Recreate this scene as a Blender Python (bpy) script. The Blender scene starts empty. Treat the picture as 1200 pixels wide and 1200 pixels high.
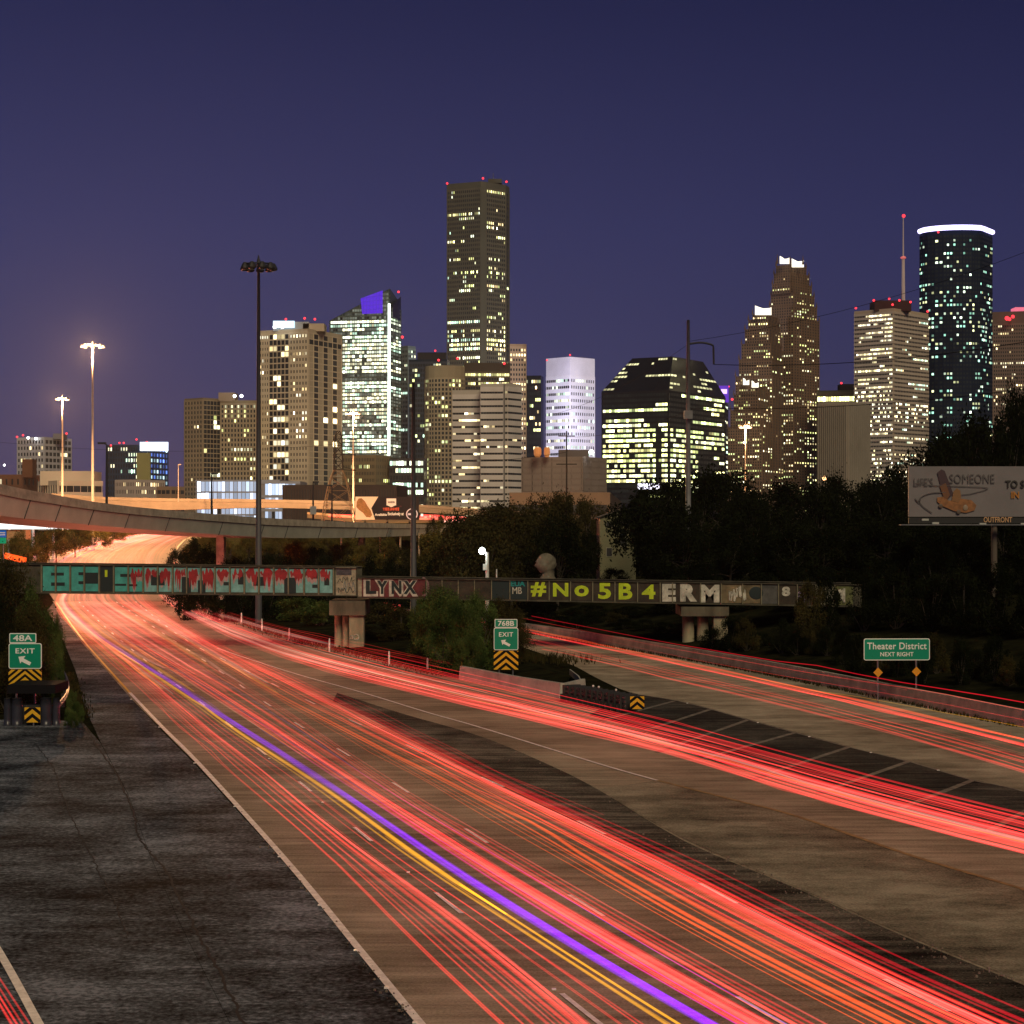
import bpy, math, random
import numpy as np
from mathutils import Vector, Matrix
rnd = random.Random(7)
D = bpy.data
C = bpy.context.scene.collection
sc = bpy.context.scene
F, H, HY = 2250.0, 10.6, 612.0          # focal length in photo pixels, eye height over the freeway, horizon row

# ------------------------------------------------------------------ camera, world, light
cam = D.objects.new('camera', D.cameras.new('camera')); C.objects.link(cam); sc.camera = cam
cam.location = (0, 0, H); cam.rotation_euler = (math.radians(90), 0, 0)
cam.data.sensor_width = 36; cam.data.lens = 36 * F / 1200; cam.data.shift_y = 0.01
cam.data.clip_start = 0.5; cam.data.clip_end = 20000

SUN_EL, SUN_AZ = math.radians(38), math.radians(200)     # glow of the city behind the viewer
w = D.worlds.new('World'); sc.world = w; w.use_nodes = True
nt = w.node_tree; nt.nodes.clear()
N = nt.nodes.new; L = nt.links.new
sky = N('ShaderNodeTexSky'); sky.sky_type = 'NISHITA'; sky.sun_disc = False
sky.sun_elevation = math.radians(-4); sky.sun_rotation = math.radians(-60)
b1 = N('ShaderNodeBackground'); b1.inputs['Strength'].default_value = 0.05
L(sky.outputs[0], b1.inputs[0])
tc = N('ShaderNodeTexCoord'); sx = N('ShaderNodeSeparateXYZ'); L(tc.outputs['Generated'], sx.inputs[0])
rp = N('ShaderNodeValToRGB'); L(sx.outputs['Z'], rp.inputs[0])
els = rp.color_ramp.elements
stops = [(0.0, (.080, .058, .108)), (.03, (.060, .050, .114)), (.075, (.040, .040, .116)), (.15, (.030, .032, .106)), (.26, (.014, .016, .064)), (.6, (.004, .005, .022))]
els[0].position = stops[0][0]; els[0].color = (*stops[0][1], 1)
els[1].position = stops[-1][0]; els[1].color = (*stops[-1][1], 1)
for p, c in stops[1:-1]:
    e = els.new(p); e.color = (*c, 1)
sxw = N('ShaderNodeMapRange'); L(sx.outputs['X'], sxw.inputs[0])
sxw.inputs[1].default_value = -.3; sxw.inputs[2].default_value = .25; sxw.inputs[3].default_value = .98; sxw.inputs[4].default_value = .74
b2 = N('ShaderNodeBackground'); L(rp.outputs[0], b2.inputs[0]); L(sxw.outputs[0], b2.inputs[1])
ad = N('ShaderNodeAddShader'); L(b1.outputs[0], ad.inputs[0]); L(b2.outputs[0], ad.inputs[1])
wo = N('ShaderNodeOutputWorld'); L(ad.outputs[0], wo.inputs[0])

sl = D.lights.new('sun', 'SUN'); sl.energy = 1.5; sl.angle = math.radians(24); sl.color = (1.0, .82, .54)
so = D.objects.new('sun', sl); C.objects.link(so)
so.rotation_euler = (math.radians(90) - SUN_EL, 0, math.radians(14))
sc.view_settings.view_transform = 'Standard'; sc.view_settings.look = 'None'
sc.view_settings.exposure = 0.2; sc.view_settings.gamma = 1
sc.cycles.use_denoising = True
sc.cycles.max_bounces = 6; sc.cycles.diffuse_bounces = 2; sc.cycles.glossy_bounces = 2
sc.cycles.transparent_max_bounces = 96; sc.cycles.transmission_bounces = 2
sc.cycles.sample_clamp_indirect = 2.0

# ------------------------------------------------------------------ coordinates
def Wp(px, py, Y): return Vector(((px - 600) / F * Y, Y, H - (py - HY) / F * Y))
def Gp(px, py, z=0.0):
    Y = F * (H - z) / (py - HY)
    return Vector(((px - 600) / F * Y, Y, z))
def lerp(a, b, t): return a + (b - a) * t
def interp(x, pts):
    if x <= pts[0][0]:
        (a, b), (c, d) = pts[0], pts[1]
    elif x >= pts[-1][0]:
        (a, b), (c, d) = pts[-2], pts[-1]
    else:
        for (a, b), (c, d) in zip(pts, pts[1:]):
            if a <= x <= c: break
    return b + (d - b) * (x - a) / (c - a)
ZR = [(0, 0), (260, 0), (330, .9), (400, 2.07), (500, 4.4), (600, 6.3), (700, 7.2), (6000, 7.3)]
def Zr(Y): return interp(Y, ZR)
XW = [(20, 45), (64, 35), (99.4, 26.5), (118.7, 21.8), (134, 17.9), (153, 12.2), (183, 1.8), (220, -14), (250, -30), (290, -45), (400, -68), (500, -84), (700, -98), (6000, -98)]
def Xw(Y): return interp(max(Y, 20), XW)
BANK = [(0, 0), (.6, .0), (2, .2), (8, .9), (20, 3.2), (60, 4.4), (3000, 4.4)]
def tz(x, Y):
    d = x - Xw(Y)
    return Zr(Y) + (interp(d, BANK) if d > 0 else 0)

# ------------------------------------------------------------------ materials
MATS = {}
def mat(name, col, rough=.8, metal=0.0, var=0.0, scale=1.0, bump=0.0, emit=None, es=0.0, stretch=(1, 1, 1), col2=None, detail=6, spec=.5):
    if name in MATS: return MATS[name]
    m = D.materials.new(name); m.use_nodes = True; t = m.node_tree; b = t.nodes['Principled BSDF']
    b.inputs['Base Color'].default_value = (*col, 1); b.inputs['Roughness'].default_value = rough
    b.inputs['Metallic'].default_value = metal; b.inputs['Specular IOR Level'].default_value = spec
    if var or bump or col2:
        g = t.nodes.new('ShaderNodeNewGeometry'); mp = t.nodes.new('ShaderNodeMapping'); t.links.new(g.outputs['Position'], mp.inputs[0])
        mp.inputs['Scale'].default_value = stretch
        n = t.nodes.new('ShaderNodeTexNoise'); n.inputs['Scale'].default_value = scale; n.inputs['Detail'].default_value = detail; n.inputs['Roughness'].default_value = .65
        t.links.new(mp.outputs[0], n.inputs['Vector'])
        r = t.nodes.new('ShaderNodeValToRGB'); t.links.new(n.outputs['Fac'], r.inputs[0])
        c2 = col2 or tuple(c * (1 + var) for c in col); c1 = tuple(c * (1 - var) for c in col) if not col2 else col
        r.color_ramp.elements[0].position = .34; r.color_ramp.elements[1].position = .66
        r.color_ramp.elements[0].color = (*c1, 1); r.color_ramp.elements[1].color = (*c2, 1)
        t.links.new(r.outputs[0], b.inputs['Base Color'])
        if bump:
            bp = t.nodes.new('ShaderNodeBump'); bp.inputs['Strength'].default_value = bump; bp.inputs['Distance'].default_value = .05
            t.links.new(n.outputs['Fac'], bp.inputs['Height']); t.links.new(bp.outputs[0], b.inputs['Normal'])
    if emit:
        b.inputs['Emission Color'].default_value = (*emit, 1); b.inputs['Emission Strength'].default_value = es
        m.cycles.emission_sampling = 'NONE'
    MATS[name] = m
    return m

def glow_mat():
    m = D.materials.new('window_light'); m.use_nodes = True; t = m.node_tree; b = t.nodes['Principled BSDF']
    b.inputs['Base Color'].default_value = (.012, .014, .018, 1); b.inputs['Roughness'].default_value = .45; b.inputs['Specular IOR Level'].default_value = .25
    a = t.nodes.new('ShaderNodeAttribute'); a.attribute_name = 'glow'
    t.links.new(a.outputs['Color'], b.inputs['Emission Color']); b.inputs['Emission Strength'].default_value = 1.0
    m.cycles.emission_sampling = 'NONE'
    return m
GLOW = glow_mat()

def trail_mat(name, col, s):
    if name in MATS: return MATS[name]
    m = D.materials.new(name); m.use_nodes = True; t = m.node_tree; t.nodes.clear()
    e = t.nodes.new('ShaderNodeEmission'); e.inputs[0].default_value = (*col, 1)
    lw = t.nodes.new('ShaderNodeLayerWeight'); lw.inputs[0].default_value = .5
    iv = t.nodes.new('ShaderNodeMath'); iv.operation = 'SUBTRACT'; iv.inputs[0].default_value = 1; t.links.new(lw.outputs['Facing'], iv.inputs[1])
    g = t.nodes.new('ShaderNodeNewGeometry'); mp = t.nodes.new('ShaderNodeMapping'); mp.inputs['Scale'].default_value = (.05, .03, .05)
    no = t.nodes.new('ShaderNodeTexNoise'); no.inputs['Scale'].default_value = 1; no.inputs['Detail'].default_value = 3
    t.links.new(g.outputs['Position'], mp.inputs[0]); t.links.new(mp.outputs[0], no.inputs['Vector'])
    mr = t.nodes.new('ShaderNodeMapRange'); mr.inputs[1].default_value = .3; mr.inputs[2].default_value = .7; mr.inputs[3].default_value = .55 * s; mr.inputs[4].default_value = 1.3 * s
    t.links.new(no.outputs['Fac'], mr.inputs[0])
    ml = t.nodes.new('ShaderNodeMath'); ml.operation = 'MULTIPLY'; t.links.new(iv.outputs[0], ml.inputs[0]); t.links.new(mr.outputs[0], ml.inputs[1])
    # tail lamps throw their light backwards in a flat beam, hardly any up or down
    sz = t.nodes.new('ShaderNodeSeparateXYZ'); t.links.new(g.outputs['Incoming'], sz.inputs[0])
    ab = t.nodes.new('ShaderNodeMath'); ab.operation = 'ABSOLUTE'; t.links.new(sz.outputs['Z'], ab.inputs[0])
    bm = t.nodes.new('ShaderNodeMapRange'); bm.inputs[1].default_value = .30; bm.inputs[2].default_value = .55; bm.inputs[3].default_value = 1; bm.inputs[4].default_value = .10; t.links.new(ab.outputs[0], bm.inputs[0])
    m3 = t.nodes.new('ShaderNodeMath'); m3.operation = 'MULTIPLY'; t.links.new(ml.outputs[0], m3.inputs[0]); t.links.new(bm.outputs[0], m3.inputs[1])
    t.links.new(m3.outputs[0], e.inputs[1])
    tr = t.nodes.new('ShaderNodeBsdfTransparent'); a = t.nodes.new('ShaderNodeAddShader')
    t.links.new(e.outputs[0], a.inputs[0]); t.links.new(tr.outputs[0], a.inputs[1])
    o = t.nodes.new('ShaderNodeOutputMaterial'); t.links.new(a.outputs[0], o.inputs[0])
    m.cycles.emission_sampling = 'NONE'
    MATS[name] = m
    return m

# ------------------------------------------------------------------ object helpers
def tag(o, label=None, cat=None, group=None, kind=None):
    if label: o['label'] = label
    if cat: o['category'] = cat
    if group: o['group'] = group
    if kind: o['kind'] = kind
    return o
def thing(name, loc, label, cat, group=None, rz=0):
    o = D.objects.new(name, None); C.objects.link(o); o.location = loc; o.rotation_euler = (0, 0, rz)
    o.empty_display_size = .5
    return tag(o, label, cat, group)
ROOTLOC = {}
class MB:
    def __init__(s): s.v = []; s.f = []; s.c = None
    def quad(s, a, b, c, d):
        n = len(s.v); s.v += [tuple(a), tuple(b), tuple(c), tuple(d)]; s.f.append((n, n + 1, n + 2, n + 3)); return s
    def poly(s, pts):
        n = len(s.v); s.v += [tuple(p) for p in pts]; s.f.append(tuple(range(n, n + len(pts)))); return s
    def hexa(s, p):                      # 8 corners: bottom 4 ccw, top 4 ccw
        n = len(s.v); s.v += [tuple(q) for q in p]
        for f in ((3, 2, 1, 0), (4, 5, 6, 7), (0, 1, 5, 4), (1, 2, 6, 5), (2, 3, 7, 6), (3, 0, 4, 7)): s.f.append(tuple(n + i for i in f))
        return s
    def box(s, c, size, rz=0):
        x, y, z = [q / 2 for q in size]; m = Matrix.Rotation(rz, 3, 'Z'); c = Vector(c)
        return s.hexa([c + m @ Vector(q) for q in ((-x, -y, -z), (x, -y, -z), (x, y, -z), (-x, y, -z), (-x, -y, z), (x, -y, z), (x, y, z), (-x, y, z))])
    def bar(s, a, b, r, r2=None, n=8, cap=True):
        return s.tube([a, b], [r, r if r2 is None else r2], n, cap)
    def tube(s, pts, radii, n=8, cap=True, flat=1.0):
        pts = [Vector(p) for p in pts]; base = len(s.v)
        if not hasattr(radii, '__len__'): radii = [radii] * len(pts)
        for i, p in enumerate(pts):
            d = (pts[min(i + 1, len(pts) - 1)] - pts[max(i - 1, 0)]).normalized()
            up = Vector((0, 0, 1)) if abs(d.z) < .95 else Vector((0, 1, 0))
            a = d.cross(up).normalized(); b = a.cross(d).normalized()
            for k in range(n):
                t = 2 * math.pi * k / n
                s.v.append(tuple(p + a * math.cos(t) * radii[i] + b * math.sin(t) * radii[i] * flat))
        for i in range(len(pts) - 1):
            for k in range(n):
                k2 = (k + 1) % n
                s.f.append((base + i * n + k, base + i * n + k2, base + (i + 1) * n + k2, base + (i + 1) * n + k))
        if cap:
            s.f.append(tuple(base + k for k in range(n))); s.f.append(tuple(base + (len(pts) - 1) * n + k for k in reversed(range(n))))
        return s
    def prism(s, poly, z0, z1):
        n = len(poly); b = len(s.v)
        zz0 = z0 if hasattr(z0, '__len__') else [z0] * n; zz1 = z1 if hasattr(z1, '__len__') else [z1] * n
        s.v += [(p[0], p[1], zz0[i]) for i, p in enumerate(poly)] + [(p[0], p[1], zz1[i]) for i, p in enumerate(poly)]
        s.f.append(tuple(reversed(range(b, b + n)))); s.f.append(tuple(range(b + n, b + 2 * n)))
        for i in range(n):
            j = (i + 1) % n; s.f.append((b + i, b + j, b + n + j, b + n + i))
        return s
    def ball(s, c, r, n=8, m=6, sc_=(1, 1, 1)):
        b = len(s.v); c = Vector(c)
        for i in range(m + 1):
            th = math.pi * i / m
            for k in range(n):
                ph = 2 * math.pi * k / n
                s.v.append(tuple(c + Vector((r * sc_[0] * math.sin(th) * math.cos(ph), r * sc_[1] * math.sin(th) * math.sin(ph), r * sc_[2] * math.cos(th)))))
        for i in range(m):
            for k in range(n):
                k2 = (k + 1) % n; s.f.append((b + i * n + k, b + (i + 1) * n + k, b + (i + 1) * n + k2, b + i * n + k2))
        return s
    def build(s, name, m, parent=None, smooth=False, **kw):
        if 'category' in kw: kw['cat'] = kw.pop('category')
        me = D.meshes.new(name)
        root = parent; off = Vector((0, 0, 0))
        while root is not None: off += root.location; root = root.parent
        v = [(a - off.x, b - off.y, c - off.z) for a, b, c in s.v] if parent else s.v
        me.from_pydata(v, [], s.f); me.materials.append(m)
        if smooth: me.polygons.foreach_set('use_smooth', [True] * len(me.polygons))
        if s.c:
            at = me.color_attributes.new('glow', 'FLOAT_COLOR', 'CORNER')
            arr = np.ones((len(me.loops), 4), 'f'); k = 0
            for f, c in zip(s.f, s.c):
                arr[k:k + len(f), :3] = c; k += len(f)
            at.data.foreach_set('color', arr.ravel())
        me.update()
        o = D.objects.new(name, me); C.objects.link(o)
        if parent: o.parent = parent
        return tag(o, **kw)
def struct(name, mb, m, **kw): return mb.build(name, m, kind='structure', **kw)

_fonts = {}
def text_mb(txt, size, off=0.0, depth=.01, space=1.0):
    cu = D.curves.new('t', 'FONT'); cu.body = txt; cu.size = size; cu.offset = off; cu.extrude = depth
    cu.align_x = 'CENTER'; cu.align_y = 'CENTER'; cu.space_character = space; cu.resolution_u = 3
    o = D.objects.new('t', cu); C.objects.link(o)
    bpy.context.view_layer.update()
    me = D.meshes.new_from_object(o.evaluated_get(bpy.context.evaluated_depsgraph_get()))
    v = [tuple(x.co) for x in me.vertices]; f = [tuple(p.vertices) for p in me.polygons]
    D.objects.remove(o); D.curves.remove(cu); D.meshes.remove(me)
    return v, f
def put_text(txt, size, centre, m, parent, name='lettering', width=None, height=None, off=0.0, depth=.01, rz=0, space=1.0, **kw):
    v, f = text_mb(txt, size, off, depth, space)
    if not v: return
    xs = [p[0] for p in v]; ys = [p[1] for p in v]
    cx, cy = (min(xs) + max(xs)) / 2, (min(ys) + max(ys)) / 2
    sx_ = width / (max(xs) - min(xs)) if width else 1; sy_ = height / (max(ys) - min(ys)) if height else (sx_ if width else 1)
    if height and not width: sx_ = sy_
    b = MB(); R = Matrix.Rotation(rz, 3, 'Z')
    b.v = [tuple(Vector(centre) + R @ Vector(((x - cx) * sx_, -z, (y - cy) * sy_))) for x, y, z in v]; b.f = f
    return b.build(name, m, parent, **kw)

# shared materials
def pave(name, stops, big=.12, mid=.9, grit=14.0, streak=(.25, 2.4, 1), rough=.85, bump=.35, mixs=(.38, .37, .25), st_scale=1.0):
    """worn paving: large stains, directional streaks and fine grit summed into one ramp"""
    m = D.materials.new(name); m.use_nodes = True; t = m.node_tree; b = t.nodes['Principled BSDF']; b.inputs['Roughness'].default_value = rough; b.inputs['Specular IOR Level'].default_value = .03
    g = t.nodes.new('ShaderNodeNewGeometry')
    def noise(sc_, stretch, det, w_):
        mp = t.nodes.new('ShaderNodeMapping'); mp.inputs['Scale'].default_value = stretch; t.links.new(g.outputs['Position'], mp.inputs[0])
        n = t.nodes.new('ShaderNodeTexNoise'); n.inputs['Scale'].default_value = sc_; n.inputs['Detail'].default_value = det; n.inputs['Roughness'].default_value = .7; t.links.new(mp.outputs[0], n.inputs['Vector'])
        k = t.nodes.new('ShaderNodeMath'); k.operation = 'MULTIPLY'; k.inputs[1].default_value = w_; t.links.new(n.outputs['Fac'], k.inputs[0]); return n, k
    n1, k1 = noise(big, (1, 1, 1), 6, mixs[0]); n2, k2 = noise(mid, streak, 8, mixs[1]); n3, k3 = noise(grit, (1, 1, 1), 3, mixs[2])
    s1 = t.nodes.new('ShaderNodeMath'); t.links.new(k1.outputs[0], s1.inputs[0]); t.links.new(k2.outputs[0], s1.inputs[1])
    s2 = t.nodes.new('ShaderNodeMath'); t.links.new(s1.outputs[0], s2.inputs[0]); t.links.new(k3.outputs[0], s2.inputs[1])
    r = t.nodes.new('ShaderNodeValToRGB'); t.links.new(s2.outputs[0], r.inputs[0]); e = r.color_ramp.elements
    e[0].position, e[0].color = stops[0][0], (*stops[0][1], 1); e[1].position, e[1].color = stops[-1][0], (*stops[-1][1], 1)
    for p, c in stops[1:-1]: q = e.new(p); q.color = (*c, 1)
    t.links.new(r.outputs[0], b.inputs['Base Color'])
    bp = t.nodes.new('ShaderNodeBump'); bp.inputs['Strength'].default_value = bump; bp.inputs['Distance'].default_value = .03; t.links.new(s2.outputs[0], bp.inputs['Height']); t.links.new(bp.outputs[0], b.inputs['Normal'])
    MATS[name] = m; return m
CONC = pave('concrete_pavement', [(.41, (.13, .105, .072)), (.5, (.27, .22, .155)), (.59, (.43, .36, .26))], big=.09, mid=1.1, streak=(.15, 1.6, 1))
CONC2 = pave('concrete_pavement_worn', [(.41, (.15, .125, .085)), (.5, (.31, .265, .19)), (.59, (.48, .42, .31))], big=.08, mid=.5, streak=(.6, 1.2, 1))
ASPH = pave('rough_asphalt', [(.42, (.006, .006, .005)), (.5, (.075, .066, .052)), (.57, (.21, .185, .145))], big=.14, mid=.8, streak=(.22, 2.2, 1), bump=.8)
ASPH2 = pave('brown_asphalt', [(.41, (.04, .034, .024)), (.5, (.20, .17, .12)), (.58, (.38, .33, .24))], big=.10, mid=.5, streak=(.5, 1.0, 1), bump=.6)  # brown asphalt, tone raised for the lamp light falling there
SHLD = pave('shoulder_asphalt', [(.43, (.005, .0055, .007)), (.49, (.05, .057, .066)), (.54, (.12, .135, .155)), (.58, (.23, .25, .285))], big=.13, mid=.8, streak=(.55, 1.4, 1), bump=1.0, grit=6, mixs=(.40, .26, .34))
SHLP = pave('pale_shoulder', [(.38, (.04, .04, .045)), (.5, (.09, .09, .10)), (.62, (.16, .16, .18))], big=.12, mid=.8, streak=(.3, 2.0, 1))
SOIL = mat('soil_grass', (.006, .007, .004), .95, spec=.0, col2=(.022, .022, .010), scale=.6, bump=.5)
WHITE = mat('white_road_paint', (.75, .72, .66), .6, var=.25, scale=3.0)
WORN = mat('worn_white_paint', (.17, .15, .11), .7, var=.5, scale=2.0)
YEL = mat('yellow_road_paint', (.62, .42, .06), .6, var=.25, scale=3.0)
YELW = mat('worn_yellow_paint', (.22, .155, .05), .7, var=.4, scale=2.0)
CON = mat('weathered_concrete', (.36, .33, .26), .85, var=.3, scale=.8, bump=.3, detail=10)
CON2 = mat('grey_girder_concrete', (.42, .44, .36), .85, var=.14, scale=.25, bump=.1)
DKS = mat('dark_steel', (.02, .02, .022), .6)
GALV = mat('galvanised_steel', (.22, .22, .23), .45, metal=.6, var=.15, scale=2)
RUST = mat('rusty_steel', (.09, .055, .035), .8, var=.5, scale=1.5, bump=.2)
BLK = mat('black_plastic', (.008, .008, .010), .85, spec=.1)
# ------------------------------------------------------------------ ground, roads
Ys = [5, 20, 40, 64, 99.4, 118.7, 134, 153, 183, 220, 250, 260, 290, 330, 400, 500, 600, 700, 900, 1300, 2500, 6000]
offs = [-4000, -600, -120, -40, 0, .6, 2, 8, 20, 60, 600, 4000]
g = MB()
for i, Y in enumerate(Ys):
    for o in offs:
        x = Xw(Y) + o
        z = Zr(Y) + (interp(o, BANK) if o > 0 else 0)
        g.v.append((x, Y, z - (.02 if Y <= 260 else .12) if o <= 0 else z - .02))
nc = len(offs)
for i in range(len(Ys) - 1):
    for j in range(nc - 1): g.f.append((i * nc + j, i * nc + j + 1, (i + 1) * nc + j + 1, (i + 1) * nc + j))
struct('ground', g, SOIL)

def subdiv(pts, n=6):
    out = []
    for a, b in zip(pts, pts[1:]):
        for k in range(n): out.append(lerp(Vector(a), Vector(b), k / n))
    return out + [Vector(pts[-1])]
def smooth(pts, n=6):           # catmull-rom
    P = [Vector(p) for p in pts]; P = [P[0] * 2 - P[1]] + P + [P[-1] * 2 - P[-2]]; out = []
    for i in range(1, len(P) - 2):
        for k in range(n):
            t = k / n; a, b, c, d = P[i - 1:i + 3]
            out.append(.5 * (2 * b + (c - a) * t + (2 * a - 5 * b + 4 * c - d) * t * t + (3 * b - a - 3 * c + d) * t ** 3))
    return out + [P[-2]]
def gl(pix, z=0): return [Gp(x, y, z) for x, y in pix]

def sheet(name, left, right, m, z, kind='structure', parent=None):
    """a strip between two polylines resampled to equal counts"""
    def res(pts, n):
        pts = [Vector(p) for p in pts]; d = [0]
        for a, b in zip(pts, pts[1:]): d.append(d[-1] + (b - a).length)
        out = []
        for k in range(n):
            s = d[-1] * k / (n - 1); i = 0
            while i < len(d) - 2 and d[i + 1] < s: i += 1
            out.append(lerp(pts[i], pts[i + 1], (s - d[i]) / max(d[i + 1] - d[i], 1e-9)))
        return out
    n = 60; A = res(left, n); B = res(right, n); mb = MB()
    for a, b in zip(A, B): mb.v += [(a.x, a.y, z + (Zr(a.y) if a.y > 260 else 0)), (b.x, b.y, z + (Zr(b.y) if b.y > 260 else 0))]
    for i in range(n - 1): mb.f.append((2 * i, 2 * i + 1, 2 * i + 3, 2 * i + 2))
    return mb.build(name, m, parent, kind=kind)

LEFT = [(62, 705), (78, 729), (95, 752), (155, 820), (230, 895), (330, 1005), (420, 1115), (490, 1200), (600, 1340), (1100, 2000)]
CURB = [(205, 697), (250, 715), (300, 733), (337, 746), (400, 762), (475, 780), (542, 796), (600, 806), (660, 820), (740, 838)]
UPL = [(740, 812), (800, 823), (877, 844), (932, 859), (995, 876), (1065, 893), (1140, 915), (1200, 928), (1500, 1010)]
left_w = gl(LEFT); curb_w = gl(CURB); upl_w = gl(UPL)
# foreground pavement: between LEFT and (CURB + UPL)
_l = sorted((p.y, p.x) for p in left_w); _r = sorted((p.y, p.x) for p in gl(CURB + UPL[1:] + [(2600, 1700)])); _pv = MB()
_ys = sorted(set([24 + (258 - 24) * (k / 70) ** 1.3 for k in range(71)] + [q[0] for q in _l + _r if 24 < q[0] < 258]))
for y in _ys: _pv.v += [(interp(y, _l), y, .004), (interp(y, _r), y, .004)]
for i in range(len(_ys) - 1): _pv.f.append((2 * i, 2 * i + 1, 2 * i + 3, 2 * i + 2))
struct('freeway_pavement', _pv, CONC)
def band(name, pix_a, pix_b, m, z): return sheet(name, smooth(gl(pix_a), 4), smooth(gl(pix_b), 4), m, z)
# dark rough wedge between the two roadways
WA = [(395, 812), (470, 836), (560, 862), (640, 895), (700, 925), (800, 985), (930, 1040), (1060, 1098), (1200, 1155), (1500, 1280)]
WB = [(390, 822), (440, 845), (520, 887), (610, 932), (720, 985), (860, 1058), (1000, 1125), (1150, 1197), (1400, 1320), (1900, 1560)]
band('rough_median', WA, WB, ASPH, .012)
BA = [(770, 915), (860, 938), (933, 957), (1067, 1003), (1200, 1043), (1500, 1140)]
BB = [(700, 925), (800, 983), (930, 1038), (1060, 1096), (1200, 1152), (1500, 1276)]
band('brown_shoulder', BA, BB, ASPH2, .016)
# hatched neutral area
HA = [(740, 813), (800, 823), (877, 844), (932, 859), (995, 876), (1065, 893), (1140, 915), (1200, 928), (1500, 1010)]
HB = [(690, 838), (760, 858), (823, 888), (900, 907), (970, 926), (1057, 948), (1163, 975), (1260, 1000), (1600, 1090)]
band('neutral_area_asphalt', HA, HB, pave('dark_asphalt', [(.42, (.008, .008, .007)), (.5, (.045, .041, .034)), (.58, (.12, .108, .088))]), .020)
# upper roadway
UA = [(600, 738), (622, 743), (700, 755), (780, 769), (900, 791), (1013, 814), (1200, 853), (1500, 920)]
UB = [(560, 748), (613, 760), (667, 778), (700, 795), (740, 812), (800, 822), (877, 843), (995, 875), (1140, 914), (1200, 927), (1500, 1008)]
band('upper_roadway', UA, UB, CONC2, .008)
# left shoulder and lower left asphalt
SA = [(55, 716), (70, 740), (80, 765), (90, 790), (100, 830), (118, 870), (150, 930), (175, 1000), (210, 1080), (270, 1200), (420, 1500)]
SB = [(63, 706), (78, 729), (95, 752), (130, 792), (155, 820), (190, 857), (230, 897), (330, 1007), (420, 1117), (490, 1202), (720, 1500)]
sheet('left_shoulder', gl(SA), gl(SB), SHLD, .004)
sheet('exit_ramp_asphalt', gl([(-300, 838), (-200, 1000), (-150, 1500)]), gl([(96, 845), (118, 871), (150, 931), (175, 1001), (210, 1081), (270, 1201), (420, 1500)]), SHLD, .001)
# far stretch that climbs towards the city
FL = [(258, -61.5), (300, -73), (350, -88), (400, -100), (450, -107), (500, -112), (600, -119), (700, -121), (820, -116), (1000, -100)]
FR = [(258, -44), (300, -50), (350, -61), (400, -71), (450, -79), (500, -86), (600, -97), (700, -102), (820, -98), (1000, -80)]
sheet('far_freeway_pavement', [(x, y, 0) for y, x in FL], [(x, y, 0) for y, x in FR], mat('far_pavement', (.09, .068, .045), .8, var=.15, scale=.1), .012)

def line(name, pix, wd, m, z=.026, world=False):
    P = smooth(gl(pix), 5) if not world else pix
    A, B = [], []
    for i, p in enumerate(P):
        d = (P[min(i + 1, len(P) - 1)] - P[max(i - 1, 0)]); d.z = 0; d.normalize(); nrm = Vector((-d.y, d.x, 0))
        A.append(p + nrm * wd / 2); B.append(p - nrm * wd / 2)
    mb = MB()
    for a, b in zip(A, B): mb.v += [(a.x, a.y, z), (b.x, b.y, z)]
    for i in range(len(A) - 1): mb.f.append((2 * i, 2 * i + 1, 2 * i + 3, 2 * i + 2))
    return struct(name, mb, m)
0 and sheet('pale_shoulder', gl([(58, 716), (80, 760), (98, 800), (118, 850), (150, 895), (178, 935)]), gl([(63, 706), (95, 752), (130, 792), (155, 820), (190, 857), (214, 881)]), SHLP, .010)
line('left_edge_marking', [(66, 706), (80, 727), (97, 750), (125, 782), (152, 812)], .16, YEL)
line('left_edge_marking_white', [(152, 812), (190, 852), (230, 892), (330, 1003), (420, 1112), (490, 1197), (560, 1280)], .2, WHITE)
line('gore_edge_marking', [(255, 760), (287, 771), (350, 791), (425, 812), (500, 835), (560, 852), (700, 895), (770, 915)], .16, WHITE)
line('mid_edge_marking', [(770, 915), (860, 938), (933, 957), (1067, 1003), (1200, 1043), (1400, 1105)], .2, YELW)
line('neutral_area_marking', HA, .15, WORN)
line('ramp_edge_marking', [(-60, 1020), (0, 1118), (45, 1200), (80, 1262)], .2, WHITE)
for a, b in [((877, 844), (770, 882)), ((932, 859), (823, 890)), ((995, 876), (880, 914)), ((1065, 893), (960, 930)), ((1140, 915), (1045, 952)), ((1205, 950), (1150, 979)), ((832, 832), (740, 862)), ((790, 822), (705, 845)), ((1290, 985), (1230, 1010))]:
    line('chevron_marking', [a, ((a[0] + b[0]) / 2, (a[1] + b[1]) / 2), b], .3, WORN, .030)
def dashes(pix, first, m=WHITE, wd=.13):
    P = smooth(gl(pix), 12); d = [0]
    for a, b in zip(P, P[1:]): d.append(d[-1] + (b - a).length)
    def at(s):
        i = 0
        while i < len(d) - 2 and d[i + 1] < s: i += 1
        return lerp(P[i], P[i + 1], (s - d[i]) / (d[i + 1] - d[i]))
    s = first
    while s + 3 < d[-1]:
        line('lane_marking', [at(s), at(s + 1.5), at(s + 3.05)], wd, m, .026, True); s += 12.2
L1 = [(760, 1245), (683, 1185), (527, 1060), (425, 978), (356, 921), (309, 883), (269, 850), (237, 825), (180, 782), (120, 732), (85, 698)]
L2 = [(985, 1240), (862, 1168), (668, 1050), (547, 973), (440, 905), (350, 850), (310, 823), (240, 775), (180, 735), (125, 698)]
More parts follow.
